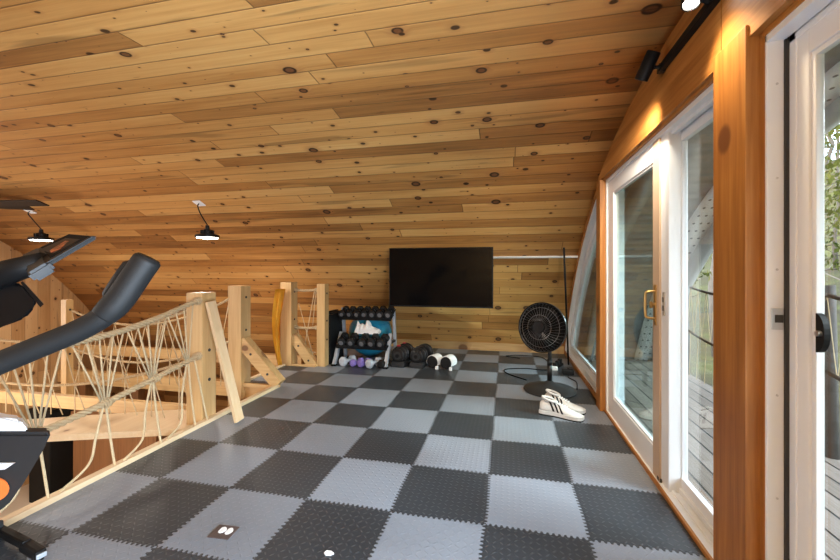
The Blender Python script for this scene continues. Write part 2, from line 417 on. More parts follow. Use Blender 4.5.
def dup(root, loc, rot=None, label=None, group=None, scale=None):
    r = root.copy(); COL.objects.link(r); r.location = loc
    if rot is not None: r.rotation_euler = rot
    if scale is not None: r.scale = scale
    if label: r['label'] = label
    if group: r['group'] = group
    for ch in list(root.children):
        c = ch.copy(); COL.objects.link(c); c.parent = r
        for g in ch.children:
            d = g.copy(); COL.objects.link(d); d.parent = c
    return r

# ------------------------------------------------------------------ vault, walls, floor
VY, VZ, VR = .015, -2.475, 5.05
XR, XL = .98, -8.15
def vz(y, r=VR): return VZ + math.sqrt(max(0, r*r-(y-VY)**2))
def vault(bm, x0, x1, r0, r1, a0, a1, n):
    uvl = bm.loops.layers.uv.new('uv')
    def ring(r, x): return [bm.verts.new((x, VY+r*math.cos(a0+(a1-a0)*i/n), VZ+r*math.sin(a0+(a1-a0)*i/n))) for i in range(n+1)]
    A, Bq, Cq, D = ring(r0, x0), ring(r0, x1), ring(r1, x0), ring(r1, x1)
    def face(vs, us):
        f = bm.faces.new(vs)
        for l, u in zip(f.loops, us): l[uvl].uv = u
        f.smooth = True
    for i in range(n):
        v0 = (a0+(a1-a0)*i/n)*VR; v1 = (a0+(a1-a0)*(i+1)/n)*VR
        face((A[i], Bq[i], Bq[i+1], A[i+1]), ((x0, v0), (x1, v0), (x1, v1), (x0, v1)))
        face((Cq[i], Cq[i+1], D[i+1], D[i]), ((x0, v0), (x0, v1), (x1, v1), (x1, v0)))
        face((A[i], A[i+1], Cq[i+1], Cq[i]), ((x0, v0), (x0, v1), (x0, v1), (x0, v0)))
        face((Bq[i], Dq[i] if False else D[i], D[i+1], Bq[i+1]), ((x1, v0), (x1, v0), (x1, v1), (x1, v1)))
    for i in (0, n):
        v0 = (a0+(a1-a0)*i/n)*VR
        face((A[i], Cq[i], D[i], Bq[i]), ((x0, v0), (x0, v0), (x1, v0), (x1, v0)))
    return bm
c = struct('ceiling', vault(B(), XL-.1, 1.12, VR, VR+.14, 0., PI, 160), 'ceiling')
# loft floor: slab and mat
EX, SX, SY, NX, NY = -2.36, -2.84, 1.86, -2.40, 2.72
yb = VY+math.sqrt(VR**2-(0-VZ)**2)
outline = [(1.0, -4.2), (1.0, yb-.05), (NX, yb-.05), (NX, NY), (SX, NY), (SX, SY), (EX, SY), (EX, -4.2)]
struct('floor', prism(B(), [(x, y, -.014) for x, y in outline], (0, 0, .014)), 'floor')
out2 = [(1.16, -4.2), (1.16, yb+.02), (NX-.05, yb+.02), (NX-.05, NY+.05), (SX-.05, NY+.05), (SX-.05, SY-.02), (EX-.06, SY-.02), (EX-.06, -4.2)]
struct('floor_joists', prism(B(), [(x, y, -.26) for x, y in out2], (0, 0, .245)), 'paleX')
b = B(); box(b, (EX-.055, -4.2, -.03), (EX, SY-.04, .032), .004); box(b, (EX-.075, -4.2, -.10), (EX-.050, SY-.04, .018), .003)
struct('trim_1', b, 'paleY')
b = B(); box(b, (SX, SY-.055, -.02), (EX, SY-.012, .022), .004); struct('trim_2', b, 'paleX')
b = B(); box(b, (SX-.05, SY, -.02), (SX-.005, NY+.04, .022), .004); struct('trim_3', b, 'paleY')
b = B(); box(b, (SX, NY+.005, -.02), (NX, NY+.045, .022), .004); struct('trim_4', b, 'paleX')
b = B(); box(b, (NX-.05, NY+.045, -.02), (NX-.005, yb-.08, .022), .004); struct('trim_5', b, 'paleY')
b = B(); box(b, (NX, yb-.10, .0), (.985, yb-.075, .125), .003); struct('baseboard_back', b, 'paleX')
b = B(); box(b, (XL, -5.05, VZ-.1), (1.12, 5.08, VZ)); struct('floor_lower', b, 'beige')
# left end wall of vertical boards (fills the arch)
b = B(); uvl = b.loops.layers.uv.new('uv'); ys = [(-VR-.05)+i*(2*VR+.1)/80 for i in range(81)]
for i in range(80):
    y0, y1 = ys[i], ys[i+1]
    f = b.faces.new([b.verts.new(p) for p in ((XL, y0, VZ), (XL, y1, VZ), (XL, y1, vz(y1)+.04), (XL, y0, vz(y0)+.04))])
    for l in f.loops: l[uvl].uv = (l.vert.co.z, l.vert.co.y)
r = bmesh.ops.extrude_face_region(b, geom=b.faces[:]); 
for v in [g for g in r['geom'] if isinstance(g, bmesh.types.BMVert)]: v.co.x -= .1
struct('wall_left', b, 'endwall')
# wall under the loft on the glazed side, closing the ground storey
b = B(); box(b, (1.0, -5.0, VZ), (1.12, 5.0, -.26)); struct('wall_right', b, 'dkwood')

# right gable: posts and header
OP1, OP2, PW = -.103, -.339, 1.83
def under_arch(y0, y1, z0, n=14, pad=.02):
    ys = [y0+(y1-y0)*i/n for i in range(n+1)]
    return [(0, y0, z0), (0, y1, z0)] + [(0, y, max(z0+.01, vz(y)+pad)) for y in ys[::-1]]
for nm, y0, y1 in (('trim_6', -.172, 1.985), ('trim_7', -1.955, -.178)):
    struct(nm, prism(B(), [(.966, p[1], p[2]) for p in under_arch(y0, y1, 2.145)], (.15, 0, 0)), 'stainY')
b = B(); box(b, (.955, OP2-.019, 0), (1.10, OP1-.032, 2.19), .004); struct('trim_8', b, 'stainZ')
b = B(); box(b, (.95, PW, 0), (1.12, PW+.15, vz(PW)-.10), .004); struct('trim_9', b, 'stainZ')
b = B(); box(b, (1.0, OP2-.047, 0), (1.12, OP2+.002, 2.16), .003); struct('trim_10', b, 'stainZ')
b = B(); box(b, (.995, -1.955, 2.125), (1.12, OP2-.04, 2.15), .002); box(b, (.985, OP1, 2.128), (1.12, PW, 2.15), .002)
struct('trim_11', b, 'stainY')
b = B(); box(b, (.985, OP1, .0), (1.0, PW, .022), .002); struct('trim_12', b, 'stainY')
b = B(); box(b, (.985, -1.955, .0), (1.0, OP2, .022), .002); struct('trim_13', b, 'stainY')

def frame_rect(bm, x0, x1, y0, y1, z0, z1, wl, wr, wb_, wt, bev=.004):
    """rectangular frame in a wall of constant x; wl at y0, wr at y1"""
    box(bm, (x0, y0, z0), (x1, y0+wl, z1), bev); box(bm, (x0, y1-wr, z0), (x1, y1, z1), bev)
    box(bm, (x0, y0+wl-.002, z0), (x1, y1-wr+.002, z0+wb_), bev); box(bm, (x0, y0+wl-.002, z1-wt), (x1, y1-wr+.002, z1), bev)
    return bm
# glazed door between the two posts
HZ = 2.13
d1 = B(); frame_rect(d1, 1.0, 1.15, OP1-.02, PW+.005, 0.002, HZ, .03, .035, .018, .03)
box(d1, (1.035, OP1, .018), (1.05, PW-.03, .034)); box(d1, (1.075, OP1, .018), (1.09, PW-.03, .05)); box(d1, (1.02, .49, .02), (1.12, .60, HZ-.02), .004)
box(d1, (1.035, OP1, HZ-.05), (1.055, PW-.03, HZ-.028)); box(d1, (1.115, OP1, .018), (1.145, PW-.03, .05))
d1 = struct('door_1', d1, 'white')
b = B(); frame_rect(b, 1.012, 1.052, .60, PW-.03, .022, HZ-.03, .002, .17, .17, .12); p1 = obj('sliding_panel', b, 'white', d1)
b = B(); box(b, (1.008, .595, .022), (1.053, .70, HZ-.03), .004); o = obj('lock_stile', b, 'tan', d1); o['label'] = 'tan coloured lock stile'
b = B(); frame_rect(b, 1.018, 1.046, .70, PW-.20, .192, HZ-.15, .016, .016, .016, .016, .003); obj('glazing_bead', b, 'white', d1)
b = B(); box(b, (1.030, .705, .19), (1.036, PW-.195, HZ-.145)); o = obj('glass', b, 'glassg', d1)
b = B(); frame_rect(b, 1.085, 1.115, OP1-.02, .515, .05, HZ-.03, .05, .028, .06, .06); obj('fixed_panel', b, 'white', d1)
b = B(); box(b, (1.098, OP1, .10), (1.103, .495, HZ-.08)); obj('glass', b, 'glass', d1)
b = B(); tube(b, spline([(1.006, .655, 1.17), (.965, .66, 1.165), (.955, .665, 1.14), (.955, .665, 1.03), (.965, .66, 1.005), (1.006, .655, 1.0)], 5), .008, 8)
h = obj('door_handle', b, 'brass', d1, smooth=True)
b = B(); box(b, (1.002, .635, .96), (1.010, .672, 1.21), .003); tube(b, [(1.004, .655, 1.085), (.99, .655, 1.085)], .012, 10); box(b, (.975, .651, 1.065), (.992, .659, 1.105), .002)
obj('handle_plate', b, 'brass', h)
b = B(); box(b, (1.012, .535, 1.03), (1.022, .560, 1.17), .002); k = obj('latch_keeper', b, 'steel', d1)
b = B(); box(b, (1.010, .540, 1.06), (1.0125, .555, 1.09)); box(b, (1.010, .540, 1.11), (1.0125, .555, 1.14)); obj('keeper_slot', b, 'seal', k)
b = B(); tube(b, spline([(1.083, .50, 1.02), (1.06, .50, 1.04), (1.055, .50, 1.09), (1.06, .50, 1.14), (1.083, .50, 1.16)], 5), .007, 8); obj('screen_pull', b, 'white', d1, smooth=True)
b = B()
for z in (.35, .75, 1.25, 1.65): tube(b, [(1.026, PW-.029, z), (1.026, PW-.0325, z)], .006, 8)
obj('jamb_screw', b, 'steel', d1)
b = B(); box(b, (1.005, .60, .022), (1.03, .625, .045), .004); tube(b, [(1.01, .592, .03), (1.035, .592, .03)], .012, 8); obj('bottom_roller', b, 'seal', d1)
# glazed door nearest the camera
y1 = OP2-.045
d2 = B(); box(d2, (1.0, y1-.012, 0), (1.055, y1, HZ), .003); box(d2, (1.062, y1-.05, 0), (1.13, y1, HZ), .003)
box(d2, (1.0, -1.955, HZ-.03), (1.055, y1, HZ), .003); box(d2, (1.062, -1.955, HZ-.05), (1.13, y1, HZ), .003); box(d2, (1.0, -1.955, 0), (1.13, y1, .018), .003)
d2 = struct('door_2', d2, 'white')
b = B(); box(b, (1.05, y1-.02, 0.02), (1.066, y1-.001, HZ-.005)); obj('weather_seal', b, 'seal', d2)
b = B(); frame_rect(b, 1.066, 1.105, -1.15, y1-.018, .02, HZ-.035, .10, .082, .12, .09, .005); obj('sliding_panel', b, 'white', d2)
b = B(); frame_rect(b, 1.074, 1.098, -1.06, y1-.099, .135, HZ-.122, .02, .018, .02, .02, .003); obj('glazing_bead', b, 'white', d2)
b = B(); box(b, (1.084, -1.05, .14), (1.089, y1-.112, HZ-.13)); obj('glass', b, 'glass', d2)
b = B(); frame_rect(b, 1.11, 1.13, -1.95, -1.07, .02, HZ-.035, .08, .08, .12, .09, .005); obj('fixed_panel', b, 'white', d2)
b = B(); box(b, (1.118, -1.88, .14), (1.123, -1.14, HZ-.13)); obj('glass', b, 'glass', d2)
yk = y1-.137
b = B(); prism(b, [(1.06, yk-.0+.035*math.cos(a)*-1, 1.10+.062*math.sin(a)) for a in [(-90+180*i/12)*PI/180 for i in range(13)]], (.016, 0, 0))
lk = obj('door_lock', b, 'black', d2)
b = B(); tube(b, [(1.061, yk-.018, 1.10), (1.050, yk-.018, 1.10)], .009, 10); obj('lock_lever', b, 'steel', lk)
b = B(); box(b, (1.012, y1-.0155, 1.09), (1.048, y1-.0115, 1.165), .001); k = obj('latch_keeper', b, 'steel', d2)
b = B(); box(b, (1.022, y1-.0175, 1.115), (1.046, y1-.015, 1.142)); obj('keeper_slot', b, 'seal', k)
b = B()
for z in (.5, .86, 1.3, 1.62, 1.95): tube(b, [(1.03, y1-.0115, z), (1.03, y1-.0145, z)], .004, 8)
obj('jamb_screw', b, 'steel', d2)
# arched window beyond the far post
def arch_poly(r, y0, z0, n=26):
    a0 = math.asin((z0-VZ)/r); a1 = math.acos((y0-VY)/r)
    return [(y0, z0)] + [(VY+r*math.cos(a0+(a1-a0)*i/n), VZ+r*math.sin(a0+(a1-a0)*i/n)) for i in range(n+1)]
def arch_frame(bm, x0, x1, ro, yo, zo, t):
    A = arch_poly(ro, yo, zo); Bq = arch_poly(ro-t, yo+t, zo+t); n = len(A)
    va = [[bm.verts.new((x, y, z)) for y, z in P] for x in (x0, x1) for P in (A, Bq)]
    for i in range(n):
        j = (i+1) % n
        for p, q in ((0, 1), (1, 3), (3, 2), (2, 0)): bm.faces.new((va[p][i], va[p][j], va[q][j], va[q][i]))
    return bm
w1 = struct('window_1', arch_frame(B(), 1.0, 1.13, VR-.035, PW+.15, .03, .04), 'white')
obj('sash', arch_frame(B(), 1.055, 1.115, VR-.075, PW+.19, .07, .085), 'white', w1)
obj('inner_bead', arch_frame(B(), 1.07, 1.10, VR-.16, PW+.275, .155, .02), 'white', w1)
P = arch_poly(VR-.175, PW+.29, .17); b = B(); prism(b, [(1.083, y, z) for y, z in P], (.005, 0, 0)); obj('glass', b, 'glassg', w1)
obj('wood_casing', arch_frame(B(), .985, 1.13, VR+.015, PW+.145, .004, .05), 'stainZ', w1)

# the matching post and arched window behind the camera
def mirror(bm):
    for v in bm.verts: v.co.y = 2*VY-v.co.y
    return bm
b = B(); box(b, (.95, PW+.10, 0), (1.12, PW+.15, vz(PW)-.10), .004); struct('trim_14', mirror(b), 'stainZ')
w2 = struct('window_2', mirror(arch_frame(B(), 1.0, 1.13, VR-.035, PW+.15, .03, .04)), 'white')
obj('sash', mirror(arch_frame(B(), 1.055, 1.115, VR-.075, PW+.19, .07, .085)), 'white', w2)
b = B(); prism(b, [(1.083, y, z) for y, z in P], (.005, 0, 0)); obj('glass', mirror(b), 'glassg', w2)
obj('wood_casing', mirror(arch_frame(B(), .985, 1.13, VR+.015, PW+.145, .004, .05)), 'stainZ', w2)

# ------------------------------------------------------------------ outside: overhang, deck, rope rail, ground, trees
struct('roof_overhang', vault(B(), 1.13, 2.02, 5.06, 5.16, .2, PI-.2, 90), 'corr')
struct('roof_soffit', vault(B(), 2.02, 2.24, 5.03, 5.16, .2, PI-.2, 90), 'perf')
struct('roof_edge', vault(B(), 2.24, 2.40, 4.98, 5.20, .2, PI-.2, 90), 'soffit')
struct('roof_flashing', vault(B(), 1.30, 1.40, 4.86, 5.06, .2, PI-.2, 90), 'soffit')
b = B(); box(b, (1.14, -7, -.16), (2.47, 9, -.06)); struct('deck', b, 'deck')
b = B()
g0 = [[b.verts.new((2.3+1.2*i, -14+2.*j, -.75+.03*i*math.sin(j*.7)+(.020*i*i if i > 3 else 0)+random.uniform(-.05, .05))) for j in range(32)] for i in range(26)]
for i in range(25):
    for j in range(31): b.faces.new((g0[i][j], g0[i+1][j], g0[i+1][j+1], g0[i][j+1]))
def gz(x): i = (x-2.3)/1.2; return -.75+(.020*i*i if i > 3 else 0)
struct('ground', b, 'ground', smooth=True)
# deck rope rail
dr = thing('deck_rope_rail', 'dark rope railing with thin cords along the outer edge of the grey deck', 'railing', (2.42, 0, -.06))
def sag(p, q, s, n=16):
    p, q = Vector(p), Vector(q); return [p.lerp(q, i/n) - Vector((0, 0, s*4*(i/n)*(1-i/n))) for i in range(n+1)]
for y in (-3.2, -.9, 1.4, 3.7, 6.0):
    b = B(); tube(b, [(0, y, 0), (0, y+.02, 1.25)], [.045, .035], 10); obj('rail_post', b, 'bark', dr, smooth=True)
for ya in (-3.2, -.9, 1.4, 3.7):
    for z, s in ((1.18, .10), (.62, .12)):
        b = B(); tube(b, sag((-.03, ya, z), (-.03, ya+2.3, z), s), .016, 8); obj('rope', b, 'dkrope', dr, smooth=True)
    b = B()
    for i in range(13):
        f = i/12; g = 4*f*(1-f); y = ya+2.3*f; z = 1.18-.10*g
        if i < 12: tube(b, [(-.03, y, z), (-.03, y+.1, .62-.12*g), (-.03, y+.19, 1.18-.10*4*((i+1)/12)*(1-(i+1)/12))], .004, 5)
        tube(b, [(-.03, y, .62-.12*g), (-.03, y+.04, .02)], .004, 5)
    o = obj('netting_cords', b, 'cord', dr); o['kind'] = 'stuff'
# trees
def crown(seed, n, R, H):
    rnd = random.Random(seed); b = B()
    for i in range(n):
        a = rnd.uniform(0, 2*PI); rr = R*math.sqrt(rnd.random()); z = rnd.uniform(0, H)
        rr *= .45+.55*math.sin(PI*min(1, (z/H)*.9+.1))
        p = Vector((rr*math.cos(a), rr*math.sin(a), z)); s = rnd.uniform(.05, .11)
        e = Euler((rnd.uniform(0, PI), rnd.uniform(0, PI), rnd.uniform(0, PI))).to_matrix()
        b.faces.new([b.verts.new(p + e @ Vector(q)*s) for q in ((-1, 0, 0), (0, -.55, .1), (1, 0, 0), (0, .55, .1))])
    return b
def trunk(seed, H):
    rnd = random.Random(seed); b = B(); pts = [(rnd.uniform(-.06, .06)*i, rnd.uniform(-.06, .06)*i, H*i/6) for i in range(7)]
    tube(b, pts, [.10, .09, .08, .07, .06, .045, .02], 8)
    for i in range(14):
        z = rnd.uniform(.15, .95)*H; a = rnd.uniform(0, 2*PI); k = int(z/H*6); base = Vector(pts[k]).lerp(Vector(pts[min(6, k+1)]), z/H*6-k)
        L = rnd.uniform(.5, 1.5)
        tube(b, [base, base+Vector((math.cos(a)*L*.6, math.sin(a)*L*.6, .12*L)), base+Vector((math.cos(a)*L, math.sin(a)*L, .35*L))], [.022, .013, .005], 5)
    return b
protos = []
for s in range(3):
    t = thing('forest_tree', 'slender leafy forest tree beyond the deck outside the glass doors', 'tree', (0, 0, 0), group='trees beyond the deck')
    obj('trunk', trunk(s+1, 9.), 'bark', t, smooth=True); o = obj('foliage', crown(s+5, 560, .92, 7.), 'leaf', t); o.location = (0, 0, 1.6)
    protos.append(t)
spots = []
rnd = random.Random(11)
while len(spots) < 40:
    x = rnd.uniform(4.6, 15); y = rnd.uniform(-2, 20) if len(spots) < 33 else rnd.uniform(-9, -1)
    if all((x-a)**2+(y-c_)**2 > 3.4 for a, c_ in spots): spots.append((x, y))
for i, (x, y) in enumerate(spots):
    loc = (x, y, gz(x)-.08); rt = (0, 0, rnd.uniform(0, 6)); sc = rnd.uniform(.8, 1.25)
    if i < 3: protos[i].location = loc; protos[i].rotation_euler = rt; protos[i].scale = (sc,)*3
    else: dup(protos[i % 3], loc, rt, scale=(sc,)*3)

# ------------------------------------------------------------------ timber railings, nets, bridge
def post(loc, h, w, label, brace=None):
    t = thing('railing_post', label, 'post', loc)
    b = B(); box(b, (-w/2, -w/2, -.30), (w/2, w/2, h), .006); obj('post', b, 'paleZ', t)
    if brace:
        p, q = brace
        b = B(); bar(b, p, q, w*.62, .13, bev=.004); kb = obj('knee_brace', b, 'paleX', t)
        for f in (.3, .75):
            b = B(); m = Vector(p).lerp(Vector(q), f); tube(b, [m+Vector((0, -w*.31, 0)), m+Vector((0, -w*.31-.006, 0))], .014, 8)
            obj('bolt_head', b, 'seal', kb)
    for z in (h*.32, h*.55, h-.13):
        b = B(); tube(b, [(w/2-.001, 0, z), (w/2+.005, 0, z)], .014, 8); obj('bolt_head', b, 'seal', t)
    return t
p1 = post((-2.49, .855, 0), 1.108, .16, 'square pale timber post with the thick handrail rope tied near its top')
p2 = post((-2.895, 1.86, 0), 1.125, .17, 'square pale timber post with a long knee brace reaching down to the grey floor tiles',
          ((.06, -.02, .50), (.53, -.02, .03)))
p3 = post((-2.84, 2.80, 0), 1.14, .165, 'corner timber post with yellow fabric draped beside it',
          ((.07, 0, .40), (.41, 0, -.03)))
p4 = post((-2.345, 2.83, 0), 1.12, .12, 'slim pale timber post beside the dumbbell rack')
p5 = post((-5.5, 1.88, -.12), 1.04, .09, 'distant pale timber post at the far end of the bridge')
# leaning plank
lp = thing('loose_plank', 'raw pine plank leaning against the roped timber post, foot on the floor tiles', 'plank', (-2.15, .86, 0))
b = B(); bar(b, (0.02, .02, .010), (-.208, -.05, 1.035), .028, .092, up=(0, 1, .1), bev=.002); obj('board', b, 'plankZ', lp)

def twisted(bm, pts, R, n=6, pitch=.11):
    """three-strand laid rope along a polyline"""
    P = spline(pts, 10) if len(pts) < 24 else [Vector(p) for p in pts]
    # resample evenly
    seg = [0.]
    for a, c_ in zip(P, P[1:]): seg.append(seg[-1]+(c_-a).length)
    N = max(8, int(seg[-1]/.014)); Q = []; k = 0
    for i in range(N+1):
        s = seg[-1]*i/N
        while k < len(P)-2 and seg[k+1] < s: k += 1
        Q.append((P[k].lerp(P[k+1], (s-seg[k])/max(1e-6, seg[k+1]-seg[k])), s))
    t0 = (Q[1][0]-Q[0][0]).normalized(); nx = t0.cross(Vector((0, 0, 1)))
    if nx.length < .1: nx = t0.cross(Vector((1, 0, 0)))
    nx.normalize()
    for st in range(3):
        L = []; x = nx.copy()
        for i, (p, s) in enumerate(Q):
            t = (Q[min(i+1, N)][0]-Q[max(i-1, 0)][0]).normalized(); x = (x-t*x.dot(t)).normalized(); y = t.cross(x)
            a = 2*PI*(s/pitch+st/3.); L.append(p+(x*math.cos(a)+y*math.sin(a))*R*.52)
        tube(bm, L, R*.56, n)
    return bm
def interp(tab, y):
    for (a, za), (c_, zc) in zip(tab, tab[1:]):
        if min(a, c_) <= y <= max(a, c_): return za+(zc-za)*(y-a)/(c_-a)
    return tab[-1][1] if abs(y-tab[-1][0]) < abs(y-tab[0][0]) else tab[0][1]
TX = -2.44
top = [(.80, 1.045), (.71, 1.03), (.47, .965), (.30, .925), (.08, .885), (-.17, .862), (-.37, .847), (-.9, .85), (-1.5, .91), (-2.2, 1.05)]
low = [(.80, .585), (.71, .565), (.34, .495), (0., .435), (-.2, .41), (-.37, .395), (-.9, .40), (-1.5, .46), (-2.2, .58)]
net = thing('rope_net', 'rope net railing with thick twisted handrail beside the floor edge kerb', 'rope railing', (TX, 0, 0))
obj('handrail_rope', twisted(B(), [(0, y, z) for y, z in top], .021), 'rope', net, smooth=True)
obj('lower_rope', twisted(B(), [(0, y, z) for y, z in low], .021), 'rope', net, smooth=True)
def lashing(p, d, parent, n=3, R=.026):
    b = B(); d = Vector(d).normalized(); m = aim(p, d)     # one winding cord
    tube(b, [m @ Vector((R*math.cos(2*PI*i/12), R*math.sin(2*PI*i/12), .016*i/12-.008*n)) for i in range(12*n+1)], .008, 6)
    obj('rope_knot', b, 'rope', parent, smooth=True)
for y, z in ((.76, 1.04), (.76, .575)): lashing((0, y, z), (0, 1, .2), net)
for y in (.36, 0., -.37, -.75): lashing((0, y, interp(low, y)), (0, 1, .2), net)
ky = [.66, .34, .0, -.37, -.75, -1.15, -1.6]
def cord(pts, parent, r=.006, mat='cord', name='net_cord'):
    b = B(); tube(b, spline(pts, 6) if len(pts) > 2 else pts, r, 6); return obj(name, b, mat, parent, smooth=True)
for i, y in enumerate(ky):
    zl = interp(low, y)
    for dy in (-.20, -.12, -.04, .05, .12):
        yy = y+dy
        if yy < .78: cord([(.01*dy, yy, interp(top, yy)), (0, y+dy*.1, zl)], net, .006)
    cord([(0, y, zl), (.01, y+.02, zl*.5), (.055, y+.015, .03)], net, .008, 'cord', 'kerb_loop')
    if i < len(ky)-1:
        yn = ky[i+1]
        cord([(0, y-.01, zl), (.0, y-.06, zl*.55), (.03, (y+yn)/2-.02+.08, .10), (.055, yn+.07, .03)], net, .008, 'cord', 'kerb_loop')
cord([(0, .72, interp(low, .72)), (.03, .76, .3), (.06, .80, .02)], net, .008, 'cord', 'kerb_loop')

def thin_net(name, label, P, Q, z1, z2, s1, s2, n, loc, lows=True):
    t = thing(name, label, 'rope railing', loc); P, Q = Vector(P), Vector(Q)
    A = sag(P+Vector((0, 0, z1)), Q+Vector((0, 0, z1-.08)), s1, 24); Bq = sag(P+Vector((0, 0, z2)), Q+Vector((0, 0, z2-.08)), s2, 24)
    obj('top_rope', twisted(B(), A, .014, 5, .08), 'rope', t, smooth=True); obj('middle_rope', twisted(B(), Bq, .014, 5, .08), 'rope', t, smooth=True)
    def at(L, f): x = f*24; i = min(23, max(0, int(x))); return L[i].lerp(L[i+1], x-i)
    for i in range(n):
        f = i/n; g = (i+.5)/n; h = (i+1)/n
        cord([at(A, f), at(Bq, g)], t, .005); cord([at(Bq, g), at(A, h)], t, .005)
        if lows:
            lo = P.lerp(Q, g); lo2 = P.lerp(Q, f)
            cord([at(Bq, g), lo+Vector((0, 0, -.02))], t, .005, 'cord', 'lower_cord'); cord([at(Bq, g), lo2+Vector((0, 0, -.02))], t, .005, 'cord', 'lower_cord')
    return t
thin_net('rope_net', 'thin rope net on the near side of the bridge behind the thick handrail', (-.08, .06, 0), (-3.35, .06, -.15), .97, .52, .25, .22, 11, (-2.49, .79, 0))
thin_net('rope_net', 'thin rope net on the far side of the bridge ending at the braced post', (-.06, -.04, 0), (-2.52, .06, -.12), .98, .50, .24, .22, 10, (-2.90, 1.82, 0))
# short net between corner post and slim post
sn = thing('rope_net', 'short rope panel of two bars and crossed cords between corner post and slim post', 'rope railing', (-2.75, 2.80, 0))
for nm, z in (('top_rope', 1.035), ('middle_rope', .52)):
    b = B(); twisted(b, [(.0, 0, z), (.18, 0, z-.008), (.345, 0, z+.005)], .018)
    for x in (.01, .03, .315, .335):
        torus(b, .022, .009, aim((x, 0, z), (1, 0, .1)), 14, 6)
    obj(nm, b, 'rope', sn, smooth=True)
for p, q in (((.30, 0, 1.03), (.12, 0, .12)), ((.06, 0, .85), (.30, 0, .05)), ((.32, 0, 1.03), (.27, 0, .55)), ((.10, 0, .2), (.32, 0, .18)), ((.04, 0, .52), (.12, 0, .12))):
    cord([p, q], sn, .005)
# yellow fabric hanging at the corner post
b = B(); n = 14; rows = []
for i in range(n+1):
    f = i/n; z = 1.03-1.05*f; wd = .11*(1-.45*f)*(.6+.4*math.cos(f*2.4)) + .045
    cx = -.045-.045*math.sin(f*PI)*1.2
    rows.append([b.verts.new((cx+wd*(j/8-.5), -.03*math.sin(j*1.6+f*3)-.02, z)) for j in range(9)])
for i in range(n):
    for j in range(8): b.faces.new((rows[i][j], rows[i][j+1], rows[i+1][j+1], rows[i+1][j]))
r = bmesh.ops.solidify(b, geom=b.faces[:], thickness=.012)
tag(obj('fabric_strap', b, 'yellow', None, smooth=True, loc=(-2.845, 2.69, .02)), 'yellow fabric strap hanging down the left side of the corner timber post', 'strap')
# bridge landing and beam
br = thing('rope_bridge', 'pale timber landing and beam of the bridge seen through the rope nets', 'bridge', (-2.5, .9, -.05))
b = B(); prism(b, [(x+2.5, y-.9, -.02) for x, y in ((-2.44, .72), (-2.46, .86), (-2.86, 1.09), (-3.9, .62), (-4.9, .17), (-4.75, -.20), (-3.75, .24), (-3.02, .51))], (0, 0, .05)); obj('landing_board', b, 'paleY', br)
b = B(); bar(b, (-.35, .20, -.0), (-3.4, .12, -.0), .06, .13, bev=.004); obj('bridge_beam', b, 'paleX', br)
# lower storey things seen below the nets
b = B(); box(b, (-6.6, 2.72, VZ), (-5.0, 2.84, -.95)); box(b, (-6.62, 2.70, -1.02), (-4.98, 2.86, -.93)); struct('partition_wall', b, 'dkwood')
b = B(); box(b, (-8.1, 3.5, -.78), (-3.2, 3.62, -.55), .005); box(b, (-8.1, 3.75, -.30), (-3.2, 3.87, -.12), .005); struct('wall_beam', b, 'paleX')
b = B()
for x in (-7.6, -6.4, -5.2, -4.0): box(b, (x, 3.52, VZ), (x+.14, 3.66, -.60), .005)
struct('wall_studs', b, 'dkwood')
def crate(name, loc, s, label, cat, mat='matte'):
    t = thing(name, label, cat, loc)
    b = B(); box(b, (-s[0]/2, -s[1]/2, 0), (s[0]/2, s[1]/2, s[2]), .02); obj('body', b, mat, t)
    b = B(); box(b, (-s[0]/2-.01, -s[1]/2-.01, s[2]), (s[0]/2+.01, s[1]/2+.01, s[2]+.03), .008); obj('lid', b, 'black', t)
    b = B(); tube(b, spline([(-.08, -s[1]/2-.005, s[2]*.7), (-.06, -s[1]/2-.04, s[2]*.72), (.06, -s[1]/2-.04, s[2]*.72), (.08, -s[1]/2-.005, s[2]*.7)], 4), .008, 6); obj('handle', b, 'bsteel', t)
    return t
crate('storage_case', (-4.35, 2.75, VZ), (.75, .55, .95), 'black case on the hall floor below the bridge landing', 'case')
crate('floor_speaker', (-7.25, 2.9, VZ), (.45, .45, 1.5), 'tall black box on the beige hall floor behind the exercise bike', 'box')

# ------------------------------------------------------------------ lamps, ceiling fan, track lights
def pendant(mx, my, lx, ly, lz, label):
    t = thing('pendant_lamp', label, 'lamp', (lx, ly, lz), group='black pendant lamps hung from the vault')
    mz = vz(my); sl = math.atan2(-(my-VY), (mz-VZ))
    nrm = Vector((0, VY-my, VZ-mz)).normalized(); mp = Vector((mx-lx, my-ly, mz-lz))
    b = B(); box(b, (-.055, -.055, 0), (.055, .055, .012), .003, aim(mp-nrm*.002, nrm)); obj('mounting_plate', b, 'cloth', t)
    b = B(); tube(b, spline([mp+nrm*.005, mp+nrm*.05, mp*.55+Vector((-.03, 0, .06)), Vector((0, 0, .17))], 8), .007, 8); obj('cord', b, 'black', t, smooth=True)
    b = B(); lathe(b, [(.0, .17), (.022, .165), (.025, .12), (.04, .115), (.065, .10), (.07, .06), (.10, .055), (.135, .045), (.14, .025), (.135, .012), (.0, .012)], 32); autosmooth(obj('lamp_shade', b, 'bsteel', t))
    b = B()
    for i in range(10):
        a = 2*PI*i/10; box(b, (.03, -.004, .055), (.078, .004, .105), 0, Matrix.Rotation(a, 4, 'Z'))
    obj('cooling_fins', b, 'black', t)
    b = B(); lathe(b, [(0, .013), (.12, .013), (.117, .004), (.0, -.002)], 32); obj('lens', b, 'lampface', t, smooth=True)
    return t
pendant(-3.63, 2.06, -3.545, 2.10, 1.70, 'black pendant lamp with lit lens hanging clear of the exercise bike')
pendant(-6.446, 2.062, -6.33, 2.12, 1.72, 'black pendant lamp partly hidden behind the exercise bike console')
